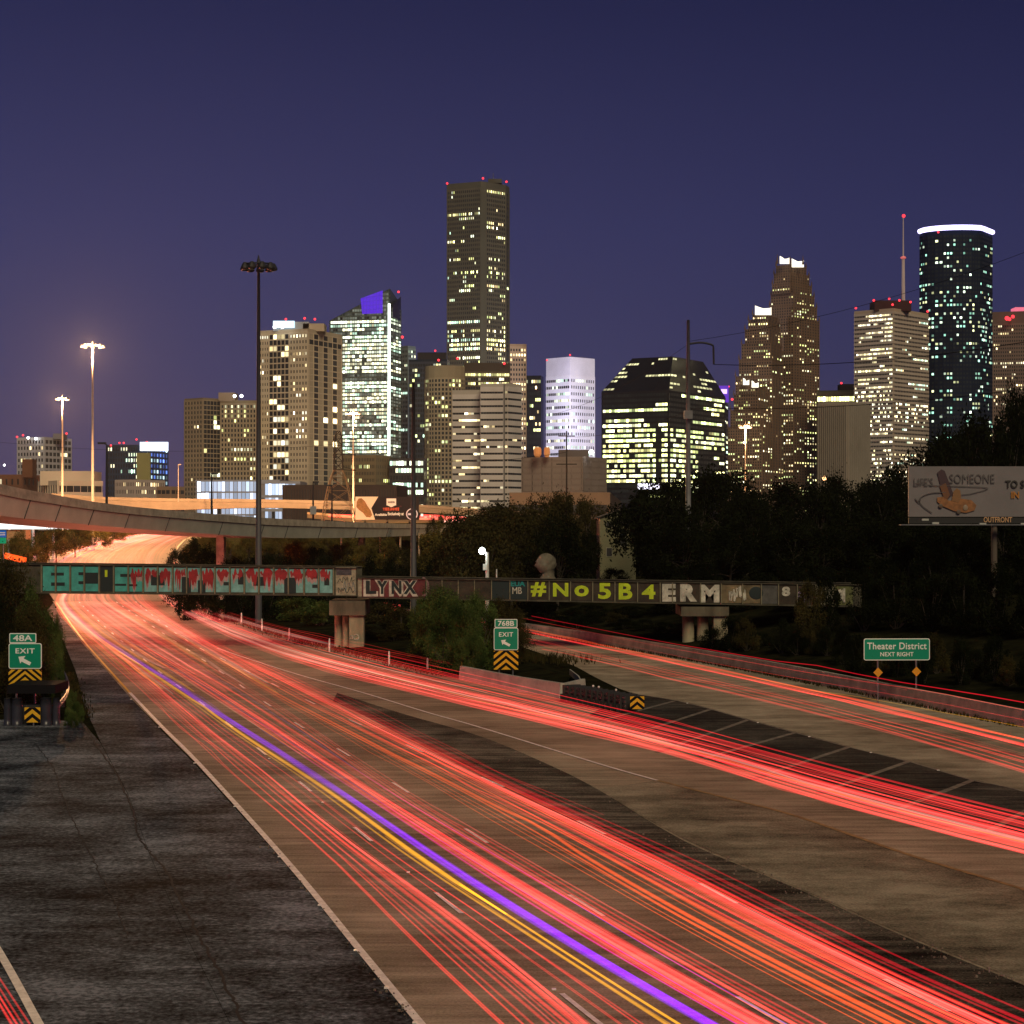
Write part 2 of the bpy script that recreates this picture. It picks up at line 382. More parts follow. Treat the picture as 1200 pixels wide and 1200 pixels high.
L3 = [(1230, 1245), (1100, 1180), (930, 1095), (780, 1015), (640, 945), (480, 875), (370, 826), (280, 782), (210, 745), (150, 698)]
dashes(L1, 2.6); dashes(L2, 2.0); dashes(L3, 4.0)
dashes([(1250, 900), (1100, 862), (950, 826), (800, 793), (700, 773), (610, 752)], 3, WORN, .12)
# long seams and cracks in the asphalt
for pts, wd in [([(85, 830), (112, 872), (135, 905), (155, 950), (165, 985), (190, 1015), (215, 1060), (235, 1100), (262, 1150), (290, 1210)], .07), ([(40, 870), (62, 900), (72, 930), (92, 975), (110, 1010), (135, 1060), (150, 1100)], .04)]:
    P = [p + Vector((rnd.uniform(-.05, .05), 0, 0)) for p in smooth(gl(pts), 22)]
    line('pavement_crack', P, wd, mat('crack_filler', (.006, .006, .006), .9), .010, True)
def tar_patch(cx_, cy_, pts, seedn):
    r = random.Random(seedn); P = smooth([Vector((x, y, 0)) for x, y in pts] + [Vector((*pts[0], 0))], 9)[:-1]
    q = [Gp(p.x + r.uniform(-2.2, 2.2), p.y + r.uniform(-2.0, 2.0), .0) for p in P]; c = Gp(cx_, cy_)
    b = MB(); b.v = [(c.x, c.y, .014)] + [(p.x, p.y, .014) for p in q]; n = len(q); b.f = [(0, 1 + i, 1 + (i + 1) % n) for i in range(n)]
    struct('tar_patch', b, pave('tar_surface', [(.42, (.001, .001, .001)), (.5, (.006, .006, .006)), (.58, (.022, .02, .018))], bump=.8) if 'tar_surface' not in MATS else MATS['tar_surface'])
# paving seams across lanes
DKJ = mat('joint_seal', (.05, .045, .035), .9)
for a, b in zip(L1[:5], L3[:5]): pass
def guideX(P):
    P = sorted([(p.y, p.x) for p in P]); return lambda y: interp(y, P)
# raised kerb along the far side of the freeway (island edge)
def wall_along(name, P, h, t, m, parent=None, z0=-.05, **kw):
    mb = MB(); A = []
    for i, p in enumerate(P):
        d = (P[min(i + 1, len(P) - 1)] - P[max(i - 1, 0)]); d.z = 0; d.normalize(); n = Vector((-d.y, d.x, 0))
        zb = p.z + z0
        A.append([p - n * t * .5, p + n * t * .5, zb])
    mb.v = []
    for a, b, zb in A:
        ia, ib = lerp(a, b, .22), lerp(b, a, .22)
        mb.v += [(a.x, a.y, zb), (ia.x, ia.y, zb + h), (ib.x, ib.y, zb + h), (b.x, b.y, zb)]
    for i in range(len(A) - 1):
        for k in range(3): mb.f.append((4 * i + k, 4 * i + k + 1, 4 * i + 4 + k + 1, 4 * i + 4 + k))
    mb.f += [(3, 2, 1, 0), (4 * (len(A) - 1), 4 * (len(A) - 1) + 1, 4 * (len(A) - 1) + 2, 4 * (len(A) - 1) + 3)]
    return mb.build(name, m, parent, **kw)
wall_along('kerb', [p for p in smooth(gl(CURB[:7]), 3)], .2, .35, mat('kerb_concrete', (.1, .09, .07), .8, var=.3, scale=1), kind='structure')
# planted island between the two roadways
isl = MB(); a_ = gl([(205, 696), (250, 714), (337, 744), (400, 760), (475, 778), (546, 796), (659, 816)]); b_ = gl([(330, 694), (400, 700), (500, 722), (560, 744), (613, 760), (640, 769), (676, 800)])
for p, q in zip(a_, b_):
    mid = (p + q) / 2
    isl.v += [(p.x, p.y, .1), (mid.x, mid.y, .75), (q.x, q.y, .1)]
for i in range(len(a_) - 1): isl.f += [(3 * i, 3 * i + 1, 3 * i + 4, 3 * i + 3), (3 * i + 1, 3 * i + 2, 3 * i + 5, 3 * i + 4)]
struct('island_ground', isl, SOIL)

# ------------------------------------------------------------------ barriers
tag(wall_along('concrete_barrier', smooth([Vector((x, y, 0)) for y, x in XW[1:8]], 3), .95, .5, CON), 'long tan concrete barrier running along the far edge of the upper roadway', 'barrier')
gw = thing('gore_barrier', Gp(600, 808), 'pale low concrete wall in front of the bush beside exit sign 768B', 'barrier')
wall_along('barrier_wall', gl([(541, 796), (575, 803), (610, 810), (659, 818)]), .95, .45, mat('pale_concrete', (.42, .40, .34), .8, var=.2, scale=.8, bump=.2), gw)
wall_along('end_wall', [Gp(662, 818) + Vector((0, .3, 0)), Gp(684, 812)], .93, .35, mat('pale_concrete', None), gw)
wall_along('side_rail', [Gp(684, 812), Gp(678, 800), Gp(668, 792)], .5, .15, mat('pale_concrete', None), gw)
far_b = wall_along('freeway_parapet', [Vector((x - .8, y, Zr(y))) for y, x in FL[2:]], 1.3, .5, mat('lilac_concrete', (.36, .32, .33), .8, var=.3, scale=.4))
tag(far_b, 'pale parapet on the outside of the far freeway curve above the rail bridge', 'barrier')
far_c = wall_along('median_wall', [Vector((x + .6, y, Zr(y))) for y, x in FR[2:8]], 1.6, .7, CON)
tag(far_c, 'short concrete wall on the inner side of the far freeway curve', 'barrier')

# crash cushion in front of the gore wall
p0, p1 = Gp(668, 822), Gp(741, 836); cc = thing('crash_cushion', p0, 'long black ribbed crash cushion in front of the pale gore wall', 'crash cushion')
dirv = (p1 - p0).normalized(); nv = Vector((-dirv.y, dirv.x, 0)); Lc = (p1 - p0).length; rz = math.atan2(dirv.y, dirv.x)
rails = MB()
for s_ in (-1, 1):
    for zc in (.42, .66, .9): rails.box((p0 + p1) / 2 + nv * s_ * .42 + Vector((0, 0, zc)), (Lc, .06, .13), rz)
rails.build('side_panel', mat('cushion_grey', (.06, .06, .06), .5, var=.4, scale=2), cc)
for k in range(11):
    q = lerp(p0, p1, (k + .3) / 11)
    MB().box(q + Vector((0, 0, .55)), (.16, 1.12, .92), rz).box(q + nv * -.62 + Vector((0, 0, .25)), (.1, .3, .5), rz + .5).build('diaphragm', mat('cushion_black', (.025, .025, .025), .6), cc)
for k in (4, 5, 8):
    MB().ball(lerp(p0, p1, (k + .3) / 11) + Vector((0, .3, 1.12)), .07).build('reflector', WHITE, cc)
def chevron_panel(parent, c, wd, ht, n=3, rz=0, frame=True):
    """yellow panel with black inverted-V stripes, facing -Y"""
    R = Matrix.Rotation(rz, 3, 'Z'); c = Vector(c)
    def P(x, z, d): return c + R @ Vector((x, -d, z))
    pan = MB().box(c, (wd, .03, ht), rz).build('chevron_panel', mat('sign_yellow', (.75, .42, .012), .45), parent)
    b = MB(); hw = wd / 2; t = ht / (n * 2 - .4); slope = .82
    k0 = -ht / 2 - hw * slope
    i = 0
    while True:
        z = k0 + i * 2 * t + t * 1.2; i += 1
        if z - 0 > ht / 2 + 1e-6 and z - hw * slope > ht / 2: break
        for s_ in (-1, 1):
            pts = []
            M_ = 14
            top, bot = [], []
            for j in range(M_ + 1):
                x = hw * j / M_; zz = z + hw * slope - x * slope
                lo, hi = max(zz, -ht / 2), min(zz + t, ht / 2)
                if hi > lo + 1e-4: bot.append((x, lo)); top.append((x, hi))
            if len(bot) >= 2:
                pl = [P(s_ * x, zz, .018) for x, zz in bot] + [P(s_ * x, zz, .018) for x, zz in reversed(top)]
                if s_ < 0: pl.reverse()
                b = MB()
                for j in range(len(bot) - 1):
                    q4 = [P(s_ * bot[j][0], bot[j][1], .018), P(s_ * bot[j + 1][0], bot[j + 1][1], .018), P(s_ * top[j + 1][0], top[j + 1][1], .018), P(s_ * top[j][0], top[j][1], .018)]
                    b.quad(*q4)
                b.build('stripe', BLK, pan)
    return pan
chevron_panel(cc, p1 + Vector((.25, -.3, .62)), .78, .7, 2)

# ------------------------------------------------------------------ exit signs
GRN = mat('sign_green', (.0, .26, .15), .4); SW = mat('sign_white', (.85, .9, .85), .45)
def rrect(wd, ht, r, n=5):
    out = []
    for cx, cz, a0 in ((wd / 2 - r, ht / 2 - r, 0), (-wd / 2 + r, ht / 2 - r, 90), (-wd / 2 + r, -ht / 2 + r, 180), (wd / 2 - r, -ht / 2 + r, 270)):
        for k in range(n + 1):
            a = math.radians(a0 + 90 * k / n); out.append((cx + r * math.cos(a), cz + r * math.sin(a)))
    return out
def slab(poly, c, d0, d1, rz=0):
    """poly in x,z extruded from depth d0 (front, negative = towards viewer) to d1"""
    b = MB(); R = Matrix.Rotation(rz, 3, 'Z'); c = Vector(c); n = len(poly)
    b.v = [tuple(c + R @ Vector((x, d0, z))) for x, z in poly] + [tuple(c + R @ Vector((x, d1, z))) for x, z in poly]
    b.f = [tuple(range(n - 1, -1, -1)), tuple(range(n, 2 * n))] + [(i, (i + 1) % n, n + (i + 1) % n, n + i) for i in range(n)]
    return b
def green_panel(parent, c, wd, ht, rz=0, name='sign_panel', r=.1):
    o = slab(rrect(wd, ht, r), c, 0, .04, rz).build('sign_border', SW, parent)
    slab(rrect(wd - .09, ht - .09, r * .7), c, -.006, .001, rz).build('sign_face', GRN, parent)
def exit_sign(px, top, bot, Y, num, label, base_z, wtab, wmain, tabh, mainh, chev, tab_dx):
    c = Wp(px, top, Y); s = Y / F
    t = thing('exit_sign', (c.x, Y, base_z), label, 'road sign')
    ztop = c.z
    green_panel(t, (c.x + tab_dx, Y, ztop - tabh / 2), wtab, tabh, r=.06)
    put_text(num, 1, (c.x + tab_dx, Y - .02, ztop - tabh / 2), SW, t, width=wtab * .72, height=tabh * .62, off=.02)
    zc = ztop - tabh - mainh / 2 - .01
    green_panel(t, (c.x, Y, zc), wmain, mainh, r=.12)
    put_text('EXIT', 1, (c.x, Y - .02, zc + mainh * .2), SW, t, width=wmain * .58, height=mainh * .2, off=.02, space=1.15)
    ar = [(-.30, .22), (.02, .26), (-.07, .14), (.28, -.07), (.20, -.22), (-.16, -.02), (-.22, -.12)]
    k = wmain / 1.5
    slab([(x * k, z * k * .9) for x, z in reversed(ar)], (c.x, Y - .02, zc - mainh * .2), 0, .008).build('arrow', SW, t)
    zb = zc - mainh / 2 - .04 - chev / 2
    chevron_panel(t, (c.x, Y - .01, zb), wmain, chev, 3)
    for s_ in (-1, 1):
        MB().bar((c.x + s_ * wmain * .28, Y + .1, base_z), (c.x + s_ * wmain * .28, Y + .1, ztop - tabh), .05).build('post', GALV, t)
exit_sign(593, 725.5, 0, 127, '768B', 'green exit sign numbered 768B with yellow chevron panel before a bush', .1, 1.5, 1.62, .56, 1.48, 1.25, 0)
exit_sign(29.5, 742, 0, 103.5, '48A', 'green exit sign numbered 48A with yellow chevron panel above black barrels', 0, 1.45, 1.78, .53, 1.38, .92, -.13)
# Theater District sign
Yt = 112; cs = Wp(1051, 761, Yt); t = thing('guide_sign', (cs.x, Yt, tz(cs.x, Yt)), 'wide green sign reading Theater District on two posts with yellow diamonds', 'road sign')
rz_t = math.radians(2)
green_panel(t, cs, 3.88, 1.27, rz_t, r=.12)
put_text('Theater District', 1, cs + Vector((0, -.02, .2)), SW, t, width=3.5, height=.40, off=.012, rz=rz_t, space=1.05)
put_text('NEXT RIGHT', 1, cs + Vector((0, -.02, -.28)), SW, t, width=1.95, height=.25, off=.015, rz=rz_t, space=1.05)
for px, py in ((1029, 788), (1074, 787)):
    q = Wp(px, py, Yt)
    MB().bar((q.x, Yt + .1, tz(q.x, Yt) - .3), (q.x, Yt + .1, cs.z + .5), .055).build('post', GALV, t)
    slab([(.27, 0), (0, .29), (-.27, 0), (0, -.29)][::-1], (q.x, Yt - .02, q.z), 0, .02).build('marker_diamond', mat('amber_marker', (.72, .30, .01), .5), t)

# black barrel attenuator at the left sign
ca = Gp(36, 850); t = thing('impact_attenuator', ca, 'black box-shaped crash attenuator with dark barrels under exit sign 48A', 'crash cushion')
zz = lambda py: H - (py - HY) / F * ca.y
MB().box((ca.x, ca.y + 1.6, zz(808)), (2.5, 3.0, .45)).build('cover', BLK, t)
for px, r in ((9, .20), (20, .30), (54, .32), (66, .20)):
    q = Wp(px, 850, ca.y); MB().tube([(q.x, ca.y, 0), (q.x, ca.y, .35), (q.x, ca.y, 1.0), (q.x, ca.y, 1.42)], [r * .92, r, r, r * .9], 14).build('barrel', mat('dark_blue_plastic', (.03, .032, .045), .35, var=.3, scale=1.5), t, smooth=True)
MB().box((ca.x, ca.y + .9, .5), (2.3, .8, 1.0)).build('frame', DKS, t)
chevron_panel(t, (Wp(40, 838, ca.y).x, ca.y - .35, zz(837)), .82, .78, 2)
MB().bar((Wp(41, 0, ca.y).x, ca.y - .3, 0), (Wp(41, 0, ca.y).x, ca.y - .3, .5), .04).build('post', GALV, t)

# guardrail that curls round behind the left sign
gr = thing('guardrail', Gp(75, 805), 'dark curved steel guardrail on black blocks beside the left shoulder', 'guardrail')
gp = smooth([Gp(50, 772), Gp(62, 783), Gp(72, 795), Gp(79, 811), Gp(78, 826), Gp(70, 838)], 5)
rail = MB()
for i in range(len(gp) - 1):
    a, b = gp[i], gp[i + 1]; d = (b - a).normalized(); n = Vector((-d.y, d.x, 0)) * .035
    for z0, z1, o in ((.45, .55, 0), (.55, .65, .06), (.65, .75, 0)):
        e = n.normalized() * o
        rail.hexa([a + n + e + Vector((0, 0, z0)), b + n + e + Vector((0, 0, z0)), b - n + e + Vector((0, 0, z0)), a - n + e + Vector((0, 0, z0)), a + n + e + Vector((0, 0, z1)), b + n + e + Vector((0, 0, z1)), b - n + e + Vector((0, 0, z1)), a - n + e + Vector((0, 0, z1))])
rail.build('rail', mat('mauve_steel', (.13, .10, .12), .45, metal=.4), gr)
for q in gp[::3]: MB().box(q + Vector((-.16, 0, .38)), (.16, .16, .76)).build('post', mat('dark_wood', (.02, .02, .022), .8), gr)
# delineator posts
WPOST = mat('white_post', (.7, .72, .68), .5)
first = None
for px, pt, pb in ((258, 716, 723), (283, 719, 727), (307, 726, 735), (339, 737, 746), (386, 749, 760), (456, 764, 776), (501, 772, 783), (541, 776, 788)):
    q = Gp(px, pb + 4, .1); hgt = (pb - pt + 5) * q.y / F
    o = MB().tube([q, q + Vector((0, 0, hgt * .8)), q + Vector((0, 0, hgt))], [.07, .065, .05], 8).build('delineator_post', WPOST if px != 541 else mat('yellow_post', (.6, .42, .05), .5))
    if px == 541: tag(o, 'small yellow marker post at the end of the pale gore wall', 'marker post', 'marker posts along the kerb')
    else: tag(o, 'small white marker post on the kerb between the freeway and dark bushes', 'marker post', 'marker posts along the kerb')
for px, py, Y in ((71, 778, 120), (70, 800, 116)):
    q = Wp(px, py, Y); MB().bar((q.x, Y, 0), (q.x, Y, 1.0 + .3), .045).build('delineator_post', mat('orange_white_post', (.65, .4, .22), .5), label='slim orange and white marker post beside the curled guardrail', category='x') if False else None
# raised pavement markers
RPM = mat('reflector_button', (.8, .8, .76), .3)
for pts, st in ((LEFT[3:8], 5), (L1[:6], 12), (HA[:7], 11)):
    P = smooth(gl(pts), 10)
    for q in P[::st]:
        o = MB().prism([(q.x - .07 + dx, q.y + dy) for dx, dy in ((-.05, -.05), (.05, -.05), (.05, .05), (-.05, .05))], .02, .05).build('pavement_reflector', RPM)
        tag(o, 'small white reflector button stuck on the pavement beside a painted line', 'road reflector', 'reflector buttons on the pavement')

# ------------------------------------------------------------------ rail bridge with graffiti
YB = 160.0
def ZB(py): return H - (py - HY) / F * YB
def XB(px): return (px - 600) / F * YB
rb = thing('rail_bridge', (XB(400), YB, 0), 'long painted steel girder rail bridge covered in graffiti across the freeways', 'bridge')
GIRD = mat('bridge_steel', (.06, .055, .035), .75, var=.5, scale=.9, bump=.2)
STIF = mat('stiffener_steel', (.17, .16, .10), .7, var=.3, scale=2)
def zt1(px): return ZB(661 + (px - 49) * (665 - 661) / 344)
def zb1(px): return ZB(695 + (px - 49) * (698 - 695) / 344)
def zt2(px): return ZB(677 + (px - 418) * 8 / 582)
def zb2(px): return ZB(700.5 + (px - 418) * 10.5 / 582)
def girder(x0, x1, zt, zb, yf, name='girder'):
    g_ = MB(); a, b = XB(x0), XB(x1)
    def seg(y0, y1, za0, za1, zb0, zb1_):
        g_.hexa([(a, y0, za0), (b, y0, zb0), (b, y1, zb0), (a, y1, za0), (a, y0, za1), (b, y0, zb1_), (b, y1, zb1_), (a, y1, za1)])
    seg(yf, yf + .04, zb(x0), zt(x0), zb(x1), zt(x1))
    seg(yf - .2, yf + .25, zt(x0) - .05, zt(x0) + .01, zt(x1) - .05, zt(x1) + .01)
    seg(yf - .2, yf + .25, zb(x0) - .03, zb(x0) + .04, zb(x1) - .03, zb(x1) + .04)
    return g_.build(name, GIRD, rb)
girder(-30, 418.5, zt1, zb1, YB); girder(-30, 418.5, zt1, zb1, YB + 5.2)
girder(418.8, 1010, zt2, zb2, YB + .003); girder(418.8, 1010, zt2, zb2, YB + 5.2)
dk = MB(); dk.hexa([(XB(-30), YB + .5, zb1(0) + .3), (XB(1010), YB + .5, zb2(1010) + .2), (XB(1010), YB + 5.1, zb2(1010) + .2), (XB(-30), YB + 5.1, zb1(0) + .3), (XB(-30), YB + .5, zb1(0) + .7), (XB(1010), YB + .5, zb2(1010) + .6), (XB(1010), YB + 5.1, zb2(1010) + .6), (XB(-30), YB + 5.1, zb1(0) + .7)])
dk.build('deck', RUST, rb)
def prect(x0, y0, x1, y1, m, d=.03, name='painted_panel', th=.012, parent=None):
    return MB().box(((XB(x0) + XB(x1)) / 2, YB - d - th / 2, (ZB(y0) + ZB(y1)) / 2), (abs(XB(x1) - XB(x0)), th, abs(ZB(y1) - ZB(y0)))).build(name, m, parent or rb)
TURQ = mat('turquoise_paint', (.05, .34, .31), .7, var=.25, scale=1.2); TURQ2 = mat('pale_turquoise_paint', (.15, .38, .38), .7, var=.3, scale=1.2, bump=.02)
DKP = mat('dark_teal_paint', (.008, .02, .022), .7); REDP = mat('red_paint', (.27, .012, .018), .6, var=.35, scale=1.5); PINK = mat('pale_drip', (.36, .25, .25), .6, var=.2, scale=2)
MAROON = mat('maroon_paint', (.11, .018, .022), .7, var=.4, scale=1.2); LIME = mat('lime_paint', (.45, .60, .01), .6, var=.2, scale=1.5); WHP = mat('white_spray_paint', (.46, .45, .38), .8, var=.5, scale=1.5)
BRN = mat('brown_panel', (.038, .028, .018), .8, var=.5, scale=1.3)
st = [49, 65.5, 82.5, 99, 116.5, 133.5, 150.5, 168, 185, 202.5, 219, 235.5, 252, 269.5, 286.5, 303.5, 321, 338, 356.5, 373.5, 391]
for i in range(len(st) - 1):
    a, b = st[i] + 1.3, st[i + 1] - 1.3
    tp, bt = 663.5 + i * .2, 692.5 + i * .12
    m = DKP if i == 4 else (TURQ if i < 7 else TURQ2)
    pn = prect(a, tp, b, bt, m, .02)
for s_ in st: MB().box((XB(s_), YB - .10, (zt1(s_) + zb1(s_)) / 2), (.10, .2, zt1(s_) - zb1(s_) - .14)).build('stiffener', STIF, rb)
# dark counters of the block letters  B E / S O M E O N E
dark = [(60, 671, 75, 674.5), (60, 682.5, 76, 686.5), (92, 670.5, 99, 674), (92, 681, 99, 684.5), (100, 671, 115, 684), (141, 672.5, 149.5, 676), (151.5, 673, 165, 676), (135, 684, 148, 686.5), (151.5, 684.5, 161, 687),
        (177, 674, 184, 686), (186, 674, 193, 686), (213, 676, 218, 694.5), (220, 677, 224, 694.5), (232, 680, 235, 694.5), (237, 680, 241, 694.5), (262, 682, 268, 686), (279, 676, 285.5, 685), (297, 675.5, 303, 686.5), (305, 676, 311, 686.5), (333, 677, 337.3, 695.5), (339, 677, 347, 695.5), (366, 674, 372, 678), (366, 685, 372, 689), (380, 677, 386, 686)]
for x0, y0, x1, y1 in dark: prect(x0, y0, x1, y1, DKP, .034, 'letter_counter')
prect(123, 668, 126, 676, LIME, .034, 'green_smear')
# red overspray with drips
def drips(x0, x1, top, bot, seedn):
    r = random.Random(seedn); n = 9; xs = [lerp(x0, x1, k / n) for k in range(n + 1)]
    tops = [top + r.uniform(0, 1.5) + 6 * abs(k / n - .5) ** 2 * 3 + (r.uniform(0, 7) if r.random() < .3 else 0) for k in range(n + 1)]
    bots = [lerp(top + 8, bot, r.random() ** .8) for _ in range(n + 1)]; bots[0] = top + 6; bots[-1] = top + 7
    for m, d, sh, k in ((PINK, .044, 5, .75), (REDP, .056, 0, 1)):
        pl = [(XB(x), ZB(y)) for x, y in zip(xs, tops)] + [(XB(x), ZB(min(y + sh, 694))) for x, y in reversed(list(zip(xs, bots)))]
        b = MB()
        for i in range(n):
            p = [pl[i], pl[i + 1], pl[2 * n + 1 - i - 1], pl[2 * n + 1 - i]]
            f = [(x, YB - d, z) for x, z in p]; bk = [(x, YB - d + .008, z) for x, z in p]
            b.hexa([f[3], f[2], bk[2], bk[3], f[0], f[1], bk[1], bk[0]])
        b.build('red_drip' if m is REDP else 'pale_drip', m, rb)
for k, (a, b, bt) in enumerate([(153, 160, 692), (160, 167, 680), (170, 177, 690), (177.5, 184, 677), (187, 200, 688), (205, 212, 692), (212, 218, 676), (221, 234, 692), (237, 250.5, 692), (254, 268, 684), (272, 285, 680), (288, 302, 690), (305, 319.5, 688), (322, 337, 682), (340, 355, 682), (358, 372, 680), (375, 387, 682)]):
    drips(a, b, 665, bt, k)
prect(393.5, 664.5, 417, 698, mat('pale_graffiti_panel', (.30, .28, .20), .8, var=.35, scale=3), .03)
prect(394, 666, 412, 674, mat('charcoal_paint', (.05, .05, .06), .7, var=.6, scale=4), .05, 'black_tag')
def scribble(x0, x1, y0, y1, m, seedn, n=10, r_=.03, d=.06):
    r = random.Random(seedn); b = MB()
    pts = [(XB(lerp(x0, x1, k / (n - 1)) + r.uniform(-1, 1)), YB - d, ZB(r.uniform(y0, y1))) for k in range(n)]
    b.tube(smooth(pts, 4), r_, 5).build('scribble', m, rb)
scribble(396, 415, 676, 685, DKP, 1, 12, .02); scribble(396, 415, 688, 695, DKP, 2, 14, .025); scribble(400, 416, 680, 696, mat('blue_spray', (.12, .2, .25), .7), 3, 9, .02)
# LYNX
prect(419.5, 677.5, 424, 699, mat('pale_graffiti_panel', None), .03)
prect(424.2, 677.8, 498, 700, MAROON, .03)
for k, (ch, x0, x1) in enumerate((('L', 428, 441), ('Y', 441, 454), ('N', 458, 470.5), ('X', 472, 488))):
    c = ((XB(x0) + XB(x1)) / 2, YB - .052, ZB(689)); wd = XB(x1) - XB(x0)
    put_text(ch, 1, c, WHP, rb, 'letter_outline', width=wd + .30, height=1.42, off=.09, depth=.004)
    put_text(ch, 1, (c[0] + .03, YB - .068, c[2] + .05), DKP, rb, 'letter', width=wd - .06, height=1.1, off=.045, depth=.004)
b = MB(); b.tube([(XB(495) + .5 * math.cos(a), YB - .05, ZB(688) + .75 * math.sin(a)) for a in [math.radians(x) for x in range(-90, 100, 20)]], .10, 6).build('pink_arc', mat('dull_pink_paint', (.22, .12, .13), .7), rb)
# right hand span panels
edges = [500, 518, 537, 556, 576, 597.5, 618.5, 643.5, 668.5, 694.5, 720.5, 747, 773.5, 788, 821, 845, 870, 892, 912, 934, 956, 978, 1000]
pm = {4: DKP, 5: DKP, 17: mat('grey_graffiti_panel', (.08, .08, .075), .8, var=.4, scale=1), 15: mat('tan_panel', (.17, .13, .07), .8, var=.4, scale=1), 16: mat('tan_panel2', (.14, .11, .06), .8, var=.5, scale=1.5), 20: mat('pale_graffiti_panel', None), 21: mat('olive_panel', (.1, .11, .04), .8, var=.4, scale=2)}
for i in range(len(edges) - 1):
    a, b = edges[i] + .6, edges[i + 1] - .6
    yt = 677 + (a - 418) * 8 / 582 + 2; yb_ = 700.5 + (a - 418) * 10.5 / 582 - 1.6
    prect(a, yt, b, yb_, pm.get(i, BRN), .03)
    s_ = edges[i]; MB().box((XB(s_), YB - .09, (zt2(s_) + zb2(s_)) / 2), (.08, .18, zt2(s_) - zb2(s_) - .12)).build('stiffener', STIF, rb)
for ch, x0, x1, y0, y1 in (('#', 622, 640, 682, 699), ('N', 648, 666, 683, 699), ('o', 673, 690, 686, 699), ('5', 701, 716, 683, 702), ('B', 725, 741, 683, 702.5), ('4', 752, 768, 685, 702)):
    put_text(ch, 1, ((XB(x0) + XB(x1)) / 2, YB - .055, ZB((y0 + y1) / 2)), LIME, rb, 'letter', width=XB(x1) - XB(x0), height=ZB(y0) - ZB(y1), off=.035, depth=.006)
put_text('EUA', 1, (XB(607), YB - .055, ZB(684)), mat('teal_spray', (.0, .22, .22), .6), rb, 'letter', width=1.2, height=.45, off=.04, depth=.004)
put_text('MB', 1, (XB(606), YB - .055, ZB(692)), WHP, rb, 'letter', width=.8, height=.55, off=.01, depth=.004)
for ch, x0, x1, y0, y1, o in (('E', 776, 792, 684, 705, .06), ('R', 797, 817, 684, 705, .07), ('M', 820, 843, 685, 706, .06)):
    put_text(ch, 1, ((XB(x0) + XB(x1)) / 2, YB - .055, ZB((y0 + y1) / 2)), WHP, rb, 'letter', width=XB(x1) - XB(x0), height=ZB(y0) - ZB(y1), off=o, depth=.006)
for k, (xa, xb_) in enumerate(((855, 859), (860.5, 864), (866, 869), (870.5, 873))): scribble(xa, xb_, 687, 706, WHP, 40 + k, 9, .06)
MB().ball((XB(886), YB - .05, ZB(695)), .6, 14, 8, (1, .04, .9)).build('black_tag', DKP, rb)
put_text('8', 1, (XB(921), YB - .055, ZB(693)), WHP, rb, 'letter', width=.7, height=.8, off=.05, depth=.004, rz=.0)
for k, (x0, x1, mm) in enumerate(((936, 944, 'lilac_spray'), (984, 990, 'w'), (963, 975, 'w'))):
    scribble(x0, x1, 689, 706, mat('lilac_spray', (.25, .2, .3), .7) if mm != 'w' else WHP, 30 + k, 9, .10)
# piers
def pier(px0, px1, cols, rect, ytop, ybot_cap, zbase, label):
    t = thing('bridge_pier', (XB((px0 + px1) / 2), YB + 1, zbase), label, 'bridge pier')
    MB().box((XB((px0 + px1) / 2), YB + 2.6, (ZB(ytop) + ZB(ybot_cap)) / 2), (XB(px1) - XB(px0), 5.6, ZB(ytop) - ZB(ybot_cap))).build('cap', mat('pier_cap_concrete', (.12, .105, .07), .85, var=.45, scale=.8, bump=.3, stretch=(1, 1, .3)), t)
    for a, b, dy in cols:
        r = (XB(b) - XB(a)) / 2
        MB().tube([((XB(a) + XB(b)) / 2, YB + dy, zbase - .3), ((XB(a) + XB(b)) / 2, YB + dy, ZB(ybot_cap))], r, 18).build('column', mat('pier_concrete', (.26, .23, .15), .85, var=.35, scale=.8, bump=.2, stretch=(1, 1, .25)), t, smooth=True)
    a, b = rect
    MB().box(((XB(a) + XB(b)) / 2, YB + .8, (zbase - .3 + ZB(ybot_cap)) / 2), (XB(b) - XB(a), 1.4, ZB(ybot_cap) - zbase + .3)).build('wall_column', mat('pier_concrete', None), t)
    return t
pt = pier(386, 428, [(390, 399, 1.5), (399.5, 408, 1.2)], (409, 426), 704, 721, 0, 'concrete pier with two round columns under the white tagged end of the bridge')
for k, (x, r) in enumerate(((411.5, .13), (417.5, .2))):
    MB().tube([(XB(x) + r * math.cos(a), YB + .085, ZB(747) + r * 1.15 * math.sin(a)) for a in [k_ * math.pi / 6 for k_ in range(13)]], .05, 6).build('white_tag', WHP, pt)
pier(798, 854, [(801, 815, 1.2), (818, 832, 1.2)], (836.5, 853), 711, 722, .1, 'concrete pier with brown stained cap under the white letters of the bridge')

